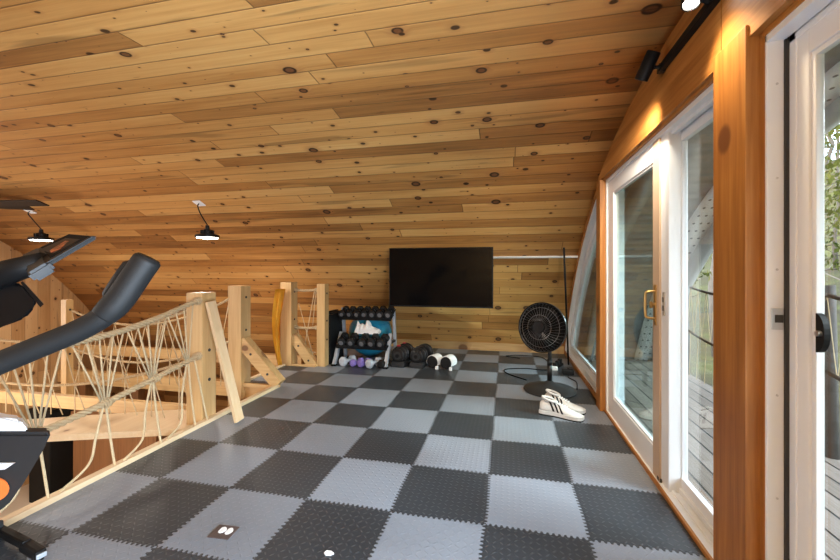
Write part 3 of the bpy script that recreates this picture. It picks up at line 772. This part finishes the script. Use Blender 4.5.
for x in (-3.6, -6.4):
    light('pendant_and_fill', 'AREA', (x, 2.1, 1.66), 12, (1., .90, .76), rot=(0, 0, 0), size=.26)
    light('pendant_and_fill', 'AREA', (x, -2.0, 1.66), 26, (1., .90, .76), rot=(0, 0, 0), size=.26)  # added fill, no pendant lamp is built on this side
cf = thing('ceiling_fan', 'dark brown ceiling fan blades reaching in at the left edge under the boards', 'fan', (-6.75, 1.45, 2.15))
b = B(); tube(b, [(0, 0, .08), (0, 0, .32)], .016, 10); obj('downrod', b, 'bsteel', cf)
b = B(); lathe(b, [(0, .1), (.06, .09), (.13, .06), (.13, -.04), (.08, -.07), (0, -.075)], 28); autosmooth(obj('motor_housing', b, 'bsteel', cf))
for ang, L in ((4, 1.36), (28, .80), (125, 1.1), (185, 1.2), (245, 1.2), (305, 1.2)):
    a = math.radians(ang); d = Vector((math.cos(a), math.sin(a), -.02))
    b = B(); bar(b, d*.12, d*L, .15, .016, up=(.0, .30, 1), bev=.004); obj('blade', b, 'blade', cf)

tr = thing('track_rail', 'black lighting track fixed along the top of the stained header beam', 'light track', (.958, .40, 2.425))
b = B(); box(b, (-.022, -4.0, -.018), (.022, 0, .018), .003); obj('rail', b, 'black', tr)
b = B(); box(b, (-.025, -.02, -.022), (.025, .02, .022), .004); obj('end_feed', b, 'bsteel', tr)
def spot(y, d, label, dz=0.):
    t = thing('track_spotlight', label, 'spotlight', (.958, y, 2.425))
    b = B(); tube(b, [(-.02, 0, .0), (-.07, 0, dz*.7)], .010, 10); obj('arm', b, 'black', t)
    d = Vector(d).normalized(); m = aim(Vector((-.085, 0, .01+dz)), d)
    b = B(); lathe(b, [(0, -.075), (.032, -.075), (.036, -.07), (.036, .07), (.030, .072), (.030, .06), (0, .06)], 28, m); autosmooth(obj('lamp_head', b, 'black', t))
    b = B(); lathe(b, [(0, .0605), (.029, .0605), (.028, .064), (0, .066)], 24, m); obj('lens', b, 'spotface', t, smooth=True)
    return t
spot(.38, (-.28, .42, -.75), 'black track spotlight at the far end of the track, pointing down')
spot(-.14, (-.12, -.25, -.7), 'black track spotlight with a bright lens at the top of the picture', .045)
light('spot_beam', 'SPOT', (.85, .40, 2.34), 105, (1., .86, .68), target=(.25, 2.6, .0), size=.04, spot_size=math.radians(105), spot_blend=1.)
light('spot_beam', 'SPOT', (.80, -.20, 2.40), 20, (1., .78, .5), target=(.96, -.25, 1.9), size=.03, spot_size=math.radians(85), spot_blend=.9)

# ------------------------------------------------------------------ television and raceway
TVY = 2.955
tv = thing('television', 'large black flat television mounted on the sloping pine wall', 'television', (-.745, TVY, 1.21))
b = B(); box(b, (-.69, .0, -.392), (.69, .045, .392), .006); obj('casing', b, 'black', tv)
b = B(); box(b, (-.676, -.004, -.372), (.676, .001, .380)); obj('screen', b, 'screen', tv)
b = B(); box(b, (-.25, .045, -.2), (.25, .06, .2), .003)
for x in (-.2, .2): bar(b, (x, .05, .15), (x, .22, .15), .04, .03); bar(b, (x, .05, -.15), (x, .62, -.15), .04, .03)
obj('wall_bracket', b, 'bsteel', tv)
b = B(); ry = 3.155; nz = Vector((0, VY-ry, VZ-vz(ry))).normalized()
tn = Vector((0, -(vz(ry)-VZ), ry-VY)).normalized()
c0 = Vector((0, ry, vz(ry)))+nz*.008
prism(b, [(-.75, *(c0+tn*a+nz*n_).yz) for a, n_ in ((-.013, -.01), (.013, -.01), (.012, .008), (-.012, .008))], (1.735, 0, 0))
tag(obj('cable_raceway', b, 'white'), 'thin white cable raceway running from the television to the arched window', 'cable cover')

# ------------------------------------------------------------------ dumbbell rack, ball, dumbbells
rack = thing('dumbbell_rack', 'two tier steel dumbbell rack with silver legs beside the slim railing post', 'rack', (-1.80, 3.08, 0))
for sx in (-.39, .345):
    b = B(); bar(b, (sx, -.22, .015), (sx, .02, .42), .055, .045, up=(1, 0, 0), bev=.004); obj('front_leg', b, 'grey', rack)
    b = B(); bar(b, (sx-(.04 if sx < 0 else 0), .26, .015), (sx-(.04 if sx < 0 else 0), .16, .76), .045, .04, up=(1, 0, 0), bev=.004); obj('rear_leg', b, 'grey', rack)
    b = B(); bar(b, (sx, -.05, .30), (sx, .22, .30), .03, .03); obj('side_brace', b, 'bsteel', rack)
    b = B()
    for y in (-.22, .26):
        fx = sx-(.04 if sx < 0 and y > 0 else 0)
        b = B(); box(b, (fx-.034, y-.03, 0), (fx+.034, y+.03, .02), .005); obj('rubber_foot', b, 'black', rack)
for z, y, xl in ((.655, .10, -.44), (.285, -.09, -.385)):
    b = B(); m = Matrix.Translation((0, y, z)) @ Matrix.Rotation(math.radians(18), 4, 'X')
    box(b, (xl, -.085, -.012), (.35, .085, .0), .003, m); box(b, (xl, -.095, -.03), (.35, -.085, .03), .003, m); box(b, (xl, .085, -.03), (.35, .095, .03), .003, m)
    obj('tray', b, 'bsteel', rack)
def hexd(name, label, mat, r, L, loc, rot, group=None, hmat='steel'):
    """hex dumbbell lying along its local y axis, resting on z = 0"""
    t = thing(name, label, 'dumbbell', loc, rot, group)
    ap = r*math.cos(PI/6)
    for s in (-1, 1):
        b = B(); R = Matrix.Rotation(PI/2, 4, 'X')
        prof = [(r*.80, -L*.17), (r, -L*.12), (r, L*.12), (r*.80, L*.17)]
        ring = []
        for q, z in prof: ring.append([b.verts.new((q*math.cos(PI/3*k), s*L*.33+z, ap+q*math.sin(PI/3*k))) for k in range(6)])
        for A, C_ in zip(ring, ring[1:]):
            for k in range(6): b.faces.new((A[k], A[(k+1) % 6], C_[(k+1) % 6], C_[k]))
        b.faces.new(ring[0][::-1]); b.faces.new(ring[-1])
        h = obj('head', b, mat, t)
        b = B(); lathe(b, [(0, 0), (r*.5, 0), (r*.45, .003), (0, .003)], 16, aim((0, s*(L*.33+L*.17), ap), (0, s, 0))); obj('end_badge', b, 'badge', h)
    b = B(); tube(b, [(0, -L*.2, ap), (0, 0, ap), (0, L*.2, ap)], [r*.3, r*.36, r*.3], 10); obj('handle', b, hmat, t, smooth=True)
    return t
def on_tray(x, tz, ty): return (-1.80+x, 3.08+ty, tz+.002)
tx = math.radians(18)
xs = [-.378, -.268, -.156, -.043, .073, .190, .31]
names = ['leftmost', 'second from the left', 'third from the left', 'middle', 'third from the right', 'second from the right', 'rightmost']
for i, x in enumerate(xs):
    hexd('hex_dumbbell', 'black hex dumbbell, %s on the top tier of the rack' % names[i], 'matte', .056+.0014*i, .21, on_tray(x, .658, .10), (tx, 0, 0), 'dumbbells on the top tier')
for i, (x, r) in enumerate(((-.31, .066), (-.165, .066), (-.0, .066), (.14, .067), (.275, .068))):
    hexd('hex_dumbbell', 'larger black hex dumbbell, %s on the lower tier of the rack' % ['leftmost', 'second from the left', 'middle', 'second from the right', 'rightmost'][i], 'matte', r, .22, on_tray(x, .288, -.09), (tx, 0, .1-.06*i), 'dumbbells on the lower tier')
hexd('floor_dumbbell', 'grey dumbbell on the floor under the left end of the rack', 'lgrey', .070, .23, (-2.03, 2.93, 0), (0, 0, -.35), None, 'lg')  if False else None
def floor_d(label, mat, r, x, y, rz, L=.2):
    t = thing('floor_dumbbell', label, 'dumbbell', (x, y, 0), (0, 0, rz), 'dumbbells on the floor under the rack')
    for s in (-1, 1):
        b = B(); ap = r*.97; pr_ = [(0, -.032), (r*.6, -.036), (r*.92, -.026), (r, -.008), (r, .008), (r*.92, .026), (r*.6, .036), (0, .032)]
        lathe(b, pr_, 8, aim((0, s*L*.34, ap), (0, 1, 0)) @ Matrix.Rotation(PI/8, 4, 'Z')); obj('head', b, mat, t)
    b = B(); tube(b, [(0, -L*.25, ap), (0, L*.25, ap)], r*.38, 10); obj('handle', b, mat, t, smooth=True)
    return t
floor_d('grey dumbbell on the floor at the left end under the rack', 'lgrey', .066, -2.02, 2.93, -.45, .24)
floor_d('purple dumbbell on the floor, the left one of two', 'purple', .05, -1.885, 2.93, -.5)
floor_d('purple dumbbell on the floor, the right one of two', 'purple', .052, -1.77, 2.92, -.45)
floor_d('pale grey dumbbell on the floor beside the purple pair', 'lgrey', .064, -1.63, 2.90, -.5, .24)
floor_d('black dumbbell on the floor next to the right leg of the rack', 'matte', .060, -1.50, 2.93, -.2)
# folded mats leaning at the left of the rack
for i in range(3):
    t = thing('folded_mat', 'folded black exercise mat standing on edge between post and rack, %s' % ('leftmost', 'middle', 'nearest the rack')[i], 'mat', (-2.374+.042*i, 3.13, 0), (0, .0, 0), 'folded mats beside the rack')
    for k in range(2):
        b = B(); box(b, (-.021+.021*k, -.22, 0), (-.002+.021*k, .22, .72-.015*i), .006); obj('fold', b, 'matte', t)
# balance ball, cloth
ball = thing('exercise_ball', 'blue exercise ball standing behind the tiers of the dumbbell rack', 'ball', (-1.93, 3.58, 0))
b = B(); bmesh.ops.create_uvsphere(b, u_segments=40, v_segments=24, radius=.335)
for v in b.verts: v.co.z += .335
obj('shell', b, 'blue', ball, smooth=True)
b = B()
for a in (-.15, .0, .15): torus(b, math.sqrt(.3352**2-a*a), .003, Matrix.Translation((0, 0, .335+a)), 48, 6)
obj('grip_ridge', b, 'blue', ball, smooth=True)
b = B(); n = 18; rows = []
rn = random.Random(4)
hts = [.06, .16, .10, .13, .11, .12, .19, .15, .10, .09, .07, .06, .05]
for j in range(6):
    row = []
    for i, h in enumerate(hts):
        f = j/5; hh = h*math.sin(PI*(.12+.76*f)) + rn.uniform(-.008, .008)
        row.append(b.verts.new((-.17+.34*i/12+rn.uniform(-.006, .006), -.07+.14*f, max(0.004, hh))))
    rows.append(row)
for j in range(5):
    for i in range(12): b.faces.new((rows[j][i], rows[j][i+1], rows[j+1][i+1], rows[j+1][i]))
base_ring = [rows[0][i] for i in range(13)]+[rows[j][12] for j in range(1, 6)]+[rows[5][i] for i in range(11, -1, -1)]+[rows[j][0] for j in range(4, 0, -1)]
lowv = [b.verts.new((v.co.x, v.co.y, -.01)) for v in base_ring]
for i in range(len(lowv)): k = (i+1) % len(lowv); b.faces.new((base_ring[i], base_ring[k], lowv[k], lowv[i]))
b.faces.new(lowv)
tag(obj('crumpled_towel', b, 'cloth', None, loc=(-1.80, 3.12, .425)), 'crumpled white cloth on the lower tier before the blue ball', 'cloth')
# adjustable dumbbells
def adjustable(x, y, rz, label, accent):
    t = thing('adjustable_dumbbell', label, 'dumbbell', (x, y, 0), (0, 0, rz), 'adjustable dumbbells beside the rack')
    b = B(); box(b, (-.085, -.22, 0), (.085, .22, .045), .012)
    for s in (-1, 1): box(b, (-.095, s*.16-.055, .0), (.095, s*.16+.055, .075), .012)
    obj('cradle', b, 'char', t)
    for s in (-1, 1):
        for k in range(5):
            r = (.118, .112, .114, .100, .090)[k]; yy = s*(.075+.031*k)
            b = B(); lathe(b, [(0, -.011), (r-.010, -.011), (r, -.006), (r, .006), (r-.010, .011), (0, .011)], 28, aim((0, yy, .155), (0, 1, 0))); p = autosmooth(obj('weight_plate', b, 'matte' if k % 2 else 'bsteel', t))
        b = B(); lathe(b, [(.030, .0), (.052, .0), (.052, .006), (.030, .006)], 24, aim((0, s*.213, .155), (0, s, 0))); obj('dial_ring', b, 'char', t)
        b = B(); lathe(b, [(0, 0), (.028, 0), (.026, .012), (0, .012)], 20, aim((0, s*.213, .155), (0, s, 0))); obj('selector_dial', b, 'black', t)
        if accent:
            b = B(); box(b, (-.035, s*.10-.03, .262), (.005, s*.10+.01, .280), .004); obj('red_lock', b, 'red', t)
    b = B(); tube(b, [(0, -.08, .155), (0, 0, .155), (0, .08, .155)], [.016, .02, .016], 12); obj('handle', b, 'steel', t, smooth=True)
    return t
adjustable(-1.30, 3.17, -.10, 'black adjustable dumbbell with red locks beside the rack leg', True)
adjustable(-1.03, 3.17, -.16, 'black adjustable dumbbell without red, next to the white wrapped weights', False)
def roll(x, y, label):
    t = thing('ankle_weight', label, 'weight', (x, y, 0), (0, 0, -.32), 'white wrapped weights on the floor')
    b = B(); prof = [(0, -.0), (.072, .0), (.08, .01), (.08, .16), (.07, .17), (0, .17)]
    m = Matrix.Translation((0, -.08, .088)) @ Matrix.Rotation(-PI/2, 4, 'X'); lathe(b, prof, 28, m); autosmooth(obj('core', b, 'matte', t))
    b = B(); ring = []
    for k in range(17):
        a = math.radians(-25+230*k/16); ring.append([(r*math.cos(a), r*math.sin(a)+.088) for r in (.0805, .0885)])
    for y0, y1 in ((-.066, .088),):
        vs = [[b.verts.new((q[0], yy, q[1])) for q in rr for yy in (y0, y1)] for rr in ring]
        for A, C_ in zip(vs, vs[1:]):
            for i, j in ((0, 1), (1, 3), (3, 2), (2, 0)): b.faces.new((A[i], A[j], C_[j], C_[i]))
        b.faces.new((vs[0][0], vs[0][1], vs[0][3], vs[0][2])); b.faces.new((vs[-1][0], vs[-1][1], vs[-1][3], vs[-1][2]))
    o = obj('wrap', b, 'cloth', t, smooth=False); o['label'] = 'white wrap over the top'
    b = B(); box(b, (.055, -.085, .0), (.09, -.06, .045), .004); obj('strap_end', b, 'cloth', t)
roll(-.83, 3.06, 'black roll with white wrap on the floor, the left one next to the adjustable dumbbell')
roll(-.645, 3.04, 'black roll with white wrap on the floor, the right one on the open side')

# ------------------------------------------------------------------ pedestal fan
fan = thing('pedestal_fan', 'black pedestal fan with round wire grille near the arched window', 'fan', (.565, 2.36, 0))
b = B(); lathe(b, [(0, 0), (.265, 0), (.275, .012), (.26, .03), (.16, .055), (.06, .085), (.03, .11), (0, .11)], 40); autosmooth(obj('base', b, 'char', fan))
b = B(); tube(b, [(0, 0, .10), (0, 0, .62)], .02, 14); tube(b, [(0, 0, .28), (0, 0, .34)], .027, 14); tube(b, [(0, 0, .10), (0, 0, .30)], .025, 14); obj('pole', b, 'bsteel', fan, smooth=True)
hd = Vector((-.50, -.85, .12)).normalized(); hc = Vector((-.085, -.05, .69))
mm = aim(hc, hd)
b = B(); lathe(b, [(0, -.20), (.05, -.195), (.075, -.16), (.08, -.08), (.06, -.05), (0, -.045)], 24, mm); autosmooth(obj('motor', b, 'bsteel', fan))
b = B(); bar(b, (0, 0, .58), hc-hd*.12, .04, .05, bev=.006); obj('tilt_joint', b, 'bsteel', fan)
Rg = .262
def grille(sgn, depth):
    b = B(); torus(b, Rg, .007, mm @ Matrix.Translation((0, 0, sgn*.004)), 56, 8)
    for f in (.5, .8):
        zz = sgn*(depth*(1-f**3.)); torus(b, Rg*f, .0022, mm @ Matrix.Translation((0, 0, zz)), 44, 5)
    for i in range(40):
        a = 2*PI*i/40; pts = []
        for f in (.2, .4, .6, .8, .93, 1.):
            pts.append(mm @ Vector((Rg*f*math.cos(a+f*.35), Rg*f*math.sin(a+f*.35), sgn*depth*(1-f**3.))))
        tube(b, pts, .0011, 4)
    lathe(b, [(0, 0), (Rg*.24, 0), (Rg*.22, sgn*.008), (0, sgn*.010)], 24, mm @ Matrix.Translation((0, 0, sgn*depth)))
    return b
obj('front_grille', grille(1, .075), 'wire', fan); obj('rear_grille', grille(-1, .085), 'wire', fan)
b = B(); lathe(b, [(0, 0), (Rg*.26, 0), (Rg*.24, .010), (0, .013)], 24, mm @ Matrix.Translation((0, 0, .076))); obj('centre_cap', b, 'black', fan)
b = B(); lathe(b, [(Rg-.004, -.02), (Rg+.006, -.02), (Rg+.006, .02), (Rg-.004, .02), (Rg-.004, -.02)], 56, mm); obj('grille_rim', b, 'black', fan, smooth=True)
b = B(); lathe(b, [(0, -.05), (.04, -.05), (.045, .03), (.03, .045), (0, .048)], 20, mm); obj('blade_hub', b, 'black', fan, smooth=True)
for i in range(3):
    a0 = 2*PI*i/3+.5; b = B(); grid = []
    for j in range(7):
        f = .16+.76*j/6; half = .46*(1-.25*abs(f-.6))
        grid.append([b.verts.new(mm @ Vector((Rg*f*math.cos(a0+half*(k/6-.5)*2+f*.6), Rg*f*math.sin(a0+half*(k/6-.5)*2+f*.6), .035*(k/6-.5)*2))) for k in range(7)])
    for j in range(6):
        for k in range(6): b.faces.new((grid[j][k], grid[j+1][k], grid[j+1][k+1], grid[j][k+1]))
    bmesh.ops.solidify(b, geom=b.faces[:], thickness=.003); obj('blade', b, 'black', fan, smooth=True)
b = B(); tube(b, [hc-hd*.10+Vector((0, 0, .07)), hc-hd*.10+Vector((0, 0, .10))], .012, 10); obj('oscillation_knob', b, 'brass', fan)

# ------------------------------------------------------------------ sneakers
def sneaker(loc, rz, label, flip=1):
    """toe along +x, heel at x = 0, length .30"""
    t = thing('sneaker', label, 'sneaker', loc, (0, 0, rz), 'white sneakers by the fan'); t.scale = (1.18, 1.18, 1.22)
    L = .31
    st = [(0., .026, .085), (.05, .034, .105), (.12, .037, .112), (.22, .037, .108), (.32, .038, .104), (.42, .041, .095), (.55, .046, .080), (.68, .050, .064), (.80, .050, .054), (.90, .043, .047), (.97, .028, .036), (1., .012, .028)]
    def sec(i, n=12):
        f, w, h = st[i]; x = f*L; cy = flip*.012*math.sin(f*PI)
        P = []
        for k in range(n+1):
            a = PI*k/n; sx = math.cos(a); sz = math.sin(a)
            e = .75 if f < .45 else .9
            narrow = 1.-.30*max(0, sz)*(1 if f < .5 else .4)
            P.append((x, cy+w*sx*narrow, .028+(h-.028)*abs(sz)**e))
        return P
    b = B(); rows = [[b.verts.new(p) for p in sec(i)] for i in range(len(st))]
    for A, C_ in zip(rows, rows[1:]):
        for k in range(12): b.faces.new((A[k], A[k+1], C_[k+1], C_[k]))
    b.faces.new(rows[0]); b.faces.new(rows[-1][::-1])
    for A, C_ in zip(rows, rows[1:]): b.faces.new((A[0], C_[0], C_[12], A[12]))
    up = obj('upper', b, 'leather', t, smooth=True)
    b = B(); pts = []
    for i in range(24):
        a = 2*PI*i/24; pts.append((.068+.052*math.cos(a), flip*.004+.026*math.sin(a), .110+.012*(-math.cos(a)*.9)+.004))
    pts.append(pts[0]); tube(b, pts, .009, 8, caps=False); obj('collar', b, 'leather', t, smooth=True)
    b = B(); vs = [b.verts.new((.068+.046*math.cos(2*PI*i/20), flip*.004+.022*math.sin(2*PI*i/20), .113-.010*math.cos(2*PI*i/20))) for i in range(20)]; b.faces.new(vs)
    bmesh.ops.solidify(b, geom=b.faces[:], thickness=.003); obj('opening_shade', b, 'char', t)  # dark disc painted as the shaded hollow of the shoe opening
    b = B(); lo = []
    for f, w, h in st: lo.append((f*L, flip*.012*math.sin(f*PI), w+.006))
    poly = [(x-.004 if i == 0 else x, cy-w, .0) for i, (x, cy, w) in enumerate(lo)]+[(x+(.004 if i == 0 else 0), cy+w, .0) for i, (x, cy, w) in enumerate(lo[::-1])]
    prism(b, [(x, y, .008) for x, y, z in poly], (0, 0, .024)); so = obj('midsole', b, 'leather', t)
    b = B(); prism(b, [(x, y, .0) for x, y, z in poly], (0, 0, .009)); o = obj('outsole', b, 'black', t); o['label'] = 'black outsole'
    def surf(f, a, off=.002):
        i = max(k for k in range(len(st)) if st[k][0] <= f); j = min(i+1, len(st)-1); g = 0 if i == j else (f-st[i][0])/(st[j][0]-st[i][0])
        w = st[i][1]*(1-g)+st[j][1]*g; h = st[i][2]*(1-g)+st[j][2]*g
        sx, sz = math.cos(a), math.sin(a); narrow = 1.-.30*max(0, sz)*(1 if f < .5 else .4)
        return Vector((f*L, flip*.012*math.sin(f*PI)+(w+off)*sx*narrow, .028+(h+off-.028)*abs(sz)**(.75 if f < .45 else .9)))
    for s in (0, 1):
        for k in range(3):
            b = B(); f0 = .34+.105*k; A = []
            for q in range(6):
                a = math.radians(4+54*q/5); f = f0-.13*q/5*.9; a2 = a if s == 0 else PI-a
                A.append([b.verts.new(surf(f-.022, a2, .003)), b.verts.new(surf(f+.030, a2, .003))])
            for C_, D_ in zip(A, A[1:]): b.faces.new((C_[0], C_[1], D_[1], D_[0]))
            bmesh.ops.solidify(b, geom=b.faces[:], thickness=.0015); o = obj('side_stripe', b, 'black', t); o['label'] = 'black side stripe'
    for k in range(5):
        b = B(); f = .40+.055*k; tube(b, [surf(f, math.radians(a), .004) for a in (58, 75, 90, 105, 122)], .004, 6); obj('lace', b, 'cloth', t, smooth=True)
    return t
sneaker((.41, 1.665, 0), -.34, 'white sneaker with black stripes, the nearer one of the pair', 1)
sneaker((.47, 1.88, 0), -.46, 'white sneaker behind the other, closer to the fan base', -1)

# ------------------------------------------------------------------ pole, power strip, cords, card
tag(obj('stick', tube(B(), [(.945, 3.62, .004), (.865, 3.26, .80), (.785, 2.90, 1.575)], .012, 10), 'black', None, smooth=True), 'slim black pole leaning against the sloping pine wall by the arched window', 'pole')
ps = thing('power_strip', 'black power strip with plugs on the floor under the arched window', 'power strip', (.78, 3.45, 0), (0, 0, 1.1))
b = B(); box(b, (-.15, -.03, 0), (.15, .03, .035), .006); obj('body', b, 'black', ps)
for i, x in enumerate((-.09, .0, .09)):
    b = B(); box(b, (x-.025, -.025, .035), (x+.025, .025, .075+.01*i), .006); obj('plug', b, 'matte', ps)
b = B(); box(b, (-.04, -.025, 0), (.04, .025, .045), .006)
tag(obj('power_adapter', b, 'cloth', None, loc=(.72, 3.28, 0)), 'small white power adapter on the floor beside the black power strip', 'adapter')
b = B(); box(b, (-.07, -.045, 0), (.07, .045, .06), .012)
tag(obj('battery_charger', b, 'matte', None, loc=(.86, 3.10, 0)), 'black charger block on the floor nearer than the power strip', 'charger')
def cordline(pts, label, r=.006):
    b = B(); tube(b, spline([(x, y, r+.001) for x, y in pts], 8), r, 6); tag(obj('extension_lead', b, 'black', None, smooth=True), label, 'cord')
cordline([(.34, 2.70), (.12, 2.95), (.10, 3.15), (.35, 3.25), (.55, 3.22), (.66, 3.25)], 'black cord looping on the tiles left of the fan pole')
cordline([(.30, 3.85), (.10, 3.95), (.30, 4.05), (.60, 4.0), (.68, 3.75), (.70, 3.55)], 'black cord lying along the foot of the pine wall')
cordline([(.86, 2.46), (.90, 2.75), (.84, 2.95), (.92, 3.2), (.90, 3.4)], 'black cord running along the window sill behind the fan base')
card = thing('floor_card', 'small brown square card with two white marks on a light grey tile', 'card', (-1.258, -.345, 0), (0, 0, .06))
b = B(); box(b, (-.055, -.045, 0), (.055, .045, .005), .001); obj('card', b, 'brown', card)
for x, y, rx_, ry_ in ((-.012, .008, .018, .022), (.026, .006, .016, .024)):
    b = B(); prism(b, [(x+rx_*math.cos(2*PI*i/14)*(1+.18*math.cos(3*2*PI*i/14)), y+ry_*math.sin(2*PI*i/14), .005) for i in range(14)], (0, 0, .002)); obj('white_mark', b, 'cloth', card)
b = B(); prism(b, [(-.022, -.006, 0), (-.01, -.014, 0), (.012, -.01, 0), (.024, .002, 0), (.006, .012, 0), (-.016, .010, 0)], (0, 0, .006))
tag(obj('paper_scrap', b, 'cloth', None, loc=(-.686, -.36, 0)), 'tiny white scrap on the dark tile in the foreground', 'scrap')

# ------------------------------------------------------------------ exercise bike at the left edge
bk = thing('exercise_bike', 'black and white exercise bike with bent handlebar and tilted console at the left edge', 'exercise bike', (-2.2, -.9, 0))
O = Vector((2.2, .9, 0))
def R_(p): return Vector(p)+O
hb = [(-1.62, -1.30, .96), (-1.42, -1.40, .97), (-1.191, -1.363, 1.016), (-1.085, -1.299, 1.073), (-1.014, -1.262, 1.109), (-.94, -1.225, 1.147), (-.891, -1.204, 1.181), (-.862, -1.187, 1.221), (-.831, -1.169, 1.282), (-.807, -1.154, 1.330)]
b = B(); tube(b, spline([R_(p) for p in hb], 6), .0275, 20); hbo = obj('handlebar', b, 'foam', bk, smooth=True)
g = spline([R_(p) for p in hb[6:]], 8); n = len(g)
b = B(); tube(b, g, [.0290+.004*min(1, i/5) if i < n-3 else (.033, .031, .024)[i-n+3] for i in range(n)], 20); o = obj('foam_grip', b, 'foam', hbo, smooth=True)
b = B(); q0 = R_((-.875, -1.18, 1.215))+Vector((-.022, -.01, .004)); q1 = R_((-.822, -1.155, 1.315))+Vector((-.022, -.01, .004)); tube(b, [q0, q0.lerp(q1, .12), q0.lerp(q1, .5), q0.lerp(q1, .9), q1], [.010, .020, .021, .020, .010], 14); obj('grip_rest', b, 'matte', hbo, smooth=True)
A_, B_, C_, D_ = [Vector(p) for p in ((-1.241, -1.129, 1.301), (-1.156, -1.028, 1.408), (-1.478, -.875, 1.435), (-1.560, -.955, 1.359))]
nrm = (B_-A_).cross(D_-A_).normalized()
if nrm.z < 0: nrm = -nrm
b = B(); prism(b, [R_(p) for p in (A_, B_, C_, D_)], -nrm*.013); bmesh.ops.bevel(b, geom=b.edges[:], offset=.005, segments=2, affect='EDGES'); cs = obj('console', b, 'black', bk)
def uvp(s, t): return R_((A_*(1-s)+B_*s)*(1-t)+(D_*(1-s)+C_*s)*t)
b = B(); prism(b, [uvp(*p) for p in ((.26, .10), (.95, .08), (.95, .94), (.3, .94))], nrm*.0015); obj('screen', b, 'face', cs)
b = B(); prism(b, [uvp(*p)+nrm*.0015 for p in ((.34, .30), (.50, .26), (.72, .42), (.70, .55), (.50, .50), (.36, .46))], nrm*.001); o = obj('screen_graphic', b, 'graphic', cs)
b = B(); prism(b, [uvp(*p)+nrm*.004 for p in ((-.14, -.06), (.20, -.05), (.20, .50), (.30, .95), (-.14, .95))], -nrm*.034); bmesh.ops.bevel(b, geom=b.edges[:], offset=.008, segments=2, affect='EDGES'); obj('console_clamp', b, 'char', bk)
b = B(); tube(b, [R_(p) for p in ((-1.32, -1.06, 1.325), (-1.42, -1.08, 1.295), (-1.58, -1.11, 1.24), (-1.66, -1.12, 1.16))], [.030, .038, .05, .05], 16); obj('console_neck', b, 'black', bk, smooth=True)
hs = [(-1.62, -1.11, 1.262), (-1.50, -1.08, 1.262), (-1.40, -1.062, 1.253), (-1.357, -1.053, 1.205), (-1.362, -1.055, 1.178), (-1.395, -1.06, 1.142), (-1.473, -1.079, 1.113), (-1.62, -1.11, 1.085)]
b = B(); prism(b, [R_(p) for p in hs], (-.10, .06, 0)); bmesh.ops.bevel(b, geom=b.edges[:], offset=.010, segments=3, affect='EDGES'); obj('mast_housing', b, 'black', bk)
b = B(); prism(b, [R_(Vector(p)+Vector((.006, -.012, 0))) for p in ((-1.40, -1.062, 1.258), (-1.392, -1.06, 1.262), (-1.325, -1.047, 1.190), (-1.335, -1.05, 1.180))], (-.10, .06, 0)); obj('cover_edge', b, 'black', bk)
b = B(); bar(b, R_((-1.60, -1.07, 1.15)), R_((-1.93, -.92, .55)), .10, .09, bev=.015); bar(b, R_((-1.95, -.90, .6)), R_((-2.27, -.70, .08)), .10, .09, bev=.015); obj('mast', b, 'char', bk)
sh = [(-2.1, -.985, .679), (-1.578, -.867, .679), (-1.604, -.873, .626), (-1.689, -.892, .478), (-1.741, -.904, .398), (-1.808, -.919, .356), (-2.1, -.985, .329)]
b = B(); prism(b, [R_(p) for p in sh], (-.075, .045, 0)); bmesh.ops.bevel(b, geom=b.edges[:], offset=.012, segments=3, affect='EDGES'); sho = obj('flywheel_shroud', b, 'char', bk)
wh = [(-2.1, -.98, .757), (-1.784, -.905, .733), (-1.705, -.887, .724), (-1.672, -.88, .678), (-2.1, -.98, .678)]
b = B(); prism(b, [R_(p) for p in wh], (-.07, .042, 0)); bmesh.ops.bevel(b, geom=b.edges[:], offset=.010, segments=2, affect='EDGES'); o = obj('top_cover', b, 'white', bk); o['label'] = 'white top cover'
b = B(); prism(b, [R_(p) for p in ((-1.905, -.945, .57), (-1.706, -.9, .57), (-1.74, -.908, .547), (-1.905, -.945, .536))], (.003, -.008, 0)); obj('white_flash', b, 'white', sho)
b = B(); prism(b, [R_(Vector((-1.785, -.9185, .470))+Vector((.055*math.cos(a), .0125*math.cos(a), .045*math.sin(a)))) for a in [2*PI*i/24 for i in range(24)]], (.002, -.006, 0)); o = obj('round_badge', b, 'orange', sho); o['label'] = 'round orange badge'
b = B(); bar(b, R_((-2.30, -.626, .05)), R_((-2.03, -.668, .046)), .035, .036, bev=.008); bar(b, R_((-2.06, -.662, .038)), R_((-1.912, -.688, .030)), .042, .044, bev=.012); ft = obj('front_stabilizer', b, 'black', bk)
b = B(); bar(b, R_((-1.914, -.688, .030)), R_((-1.906, -.690, .029)), .036, .022, bev=.004); o = obj('end_cap', b, 'grey', ft); o['label'] = 'silver end cap'
b = B(); bar(b, R_((-2.29, -.63, .07)), R_((-2.05, -1.80, .07)), .08, .06, bev=.01); obj('base_rail', b, 'char', bk)
b = B(); bar(b, R_((-2.30, -1.82, .04)), R_((-1.78, -1.74, .04)), .07, .06, bev=.01); obj('rear_stabilizer', b, 'black', bk)
b = B()
for x, y in ((-1.94, -.683), (-2.27, -.63)): tube(b, [R_((x, y, 0)), R_((x, y, .03))], .02, 12)
obj('levelling_foot', b, 'matte', bk)
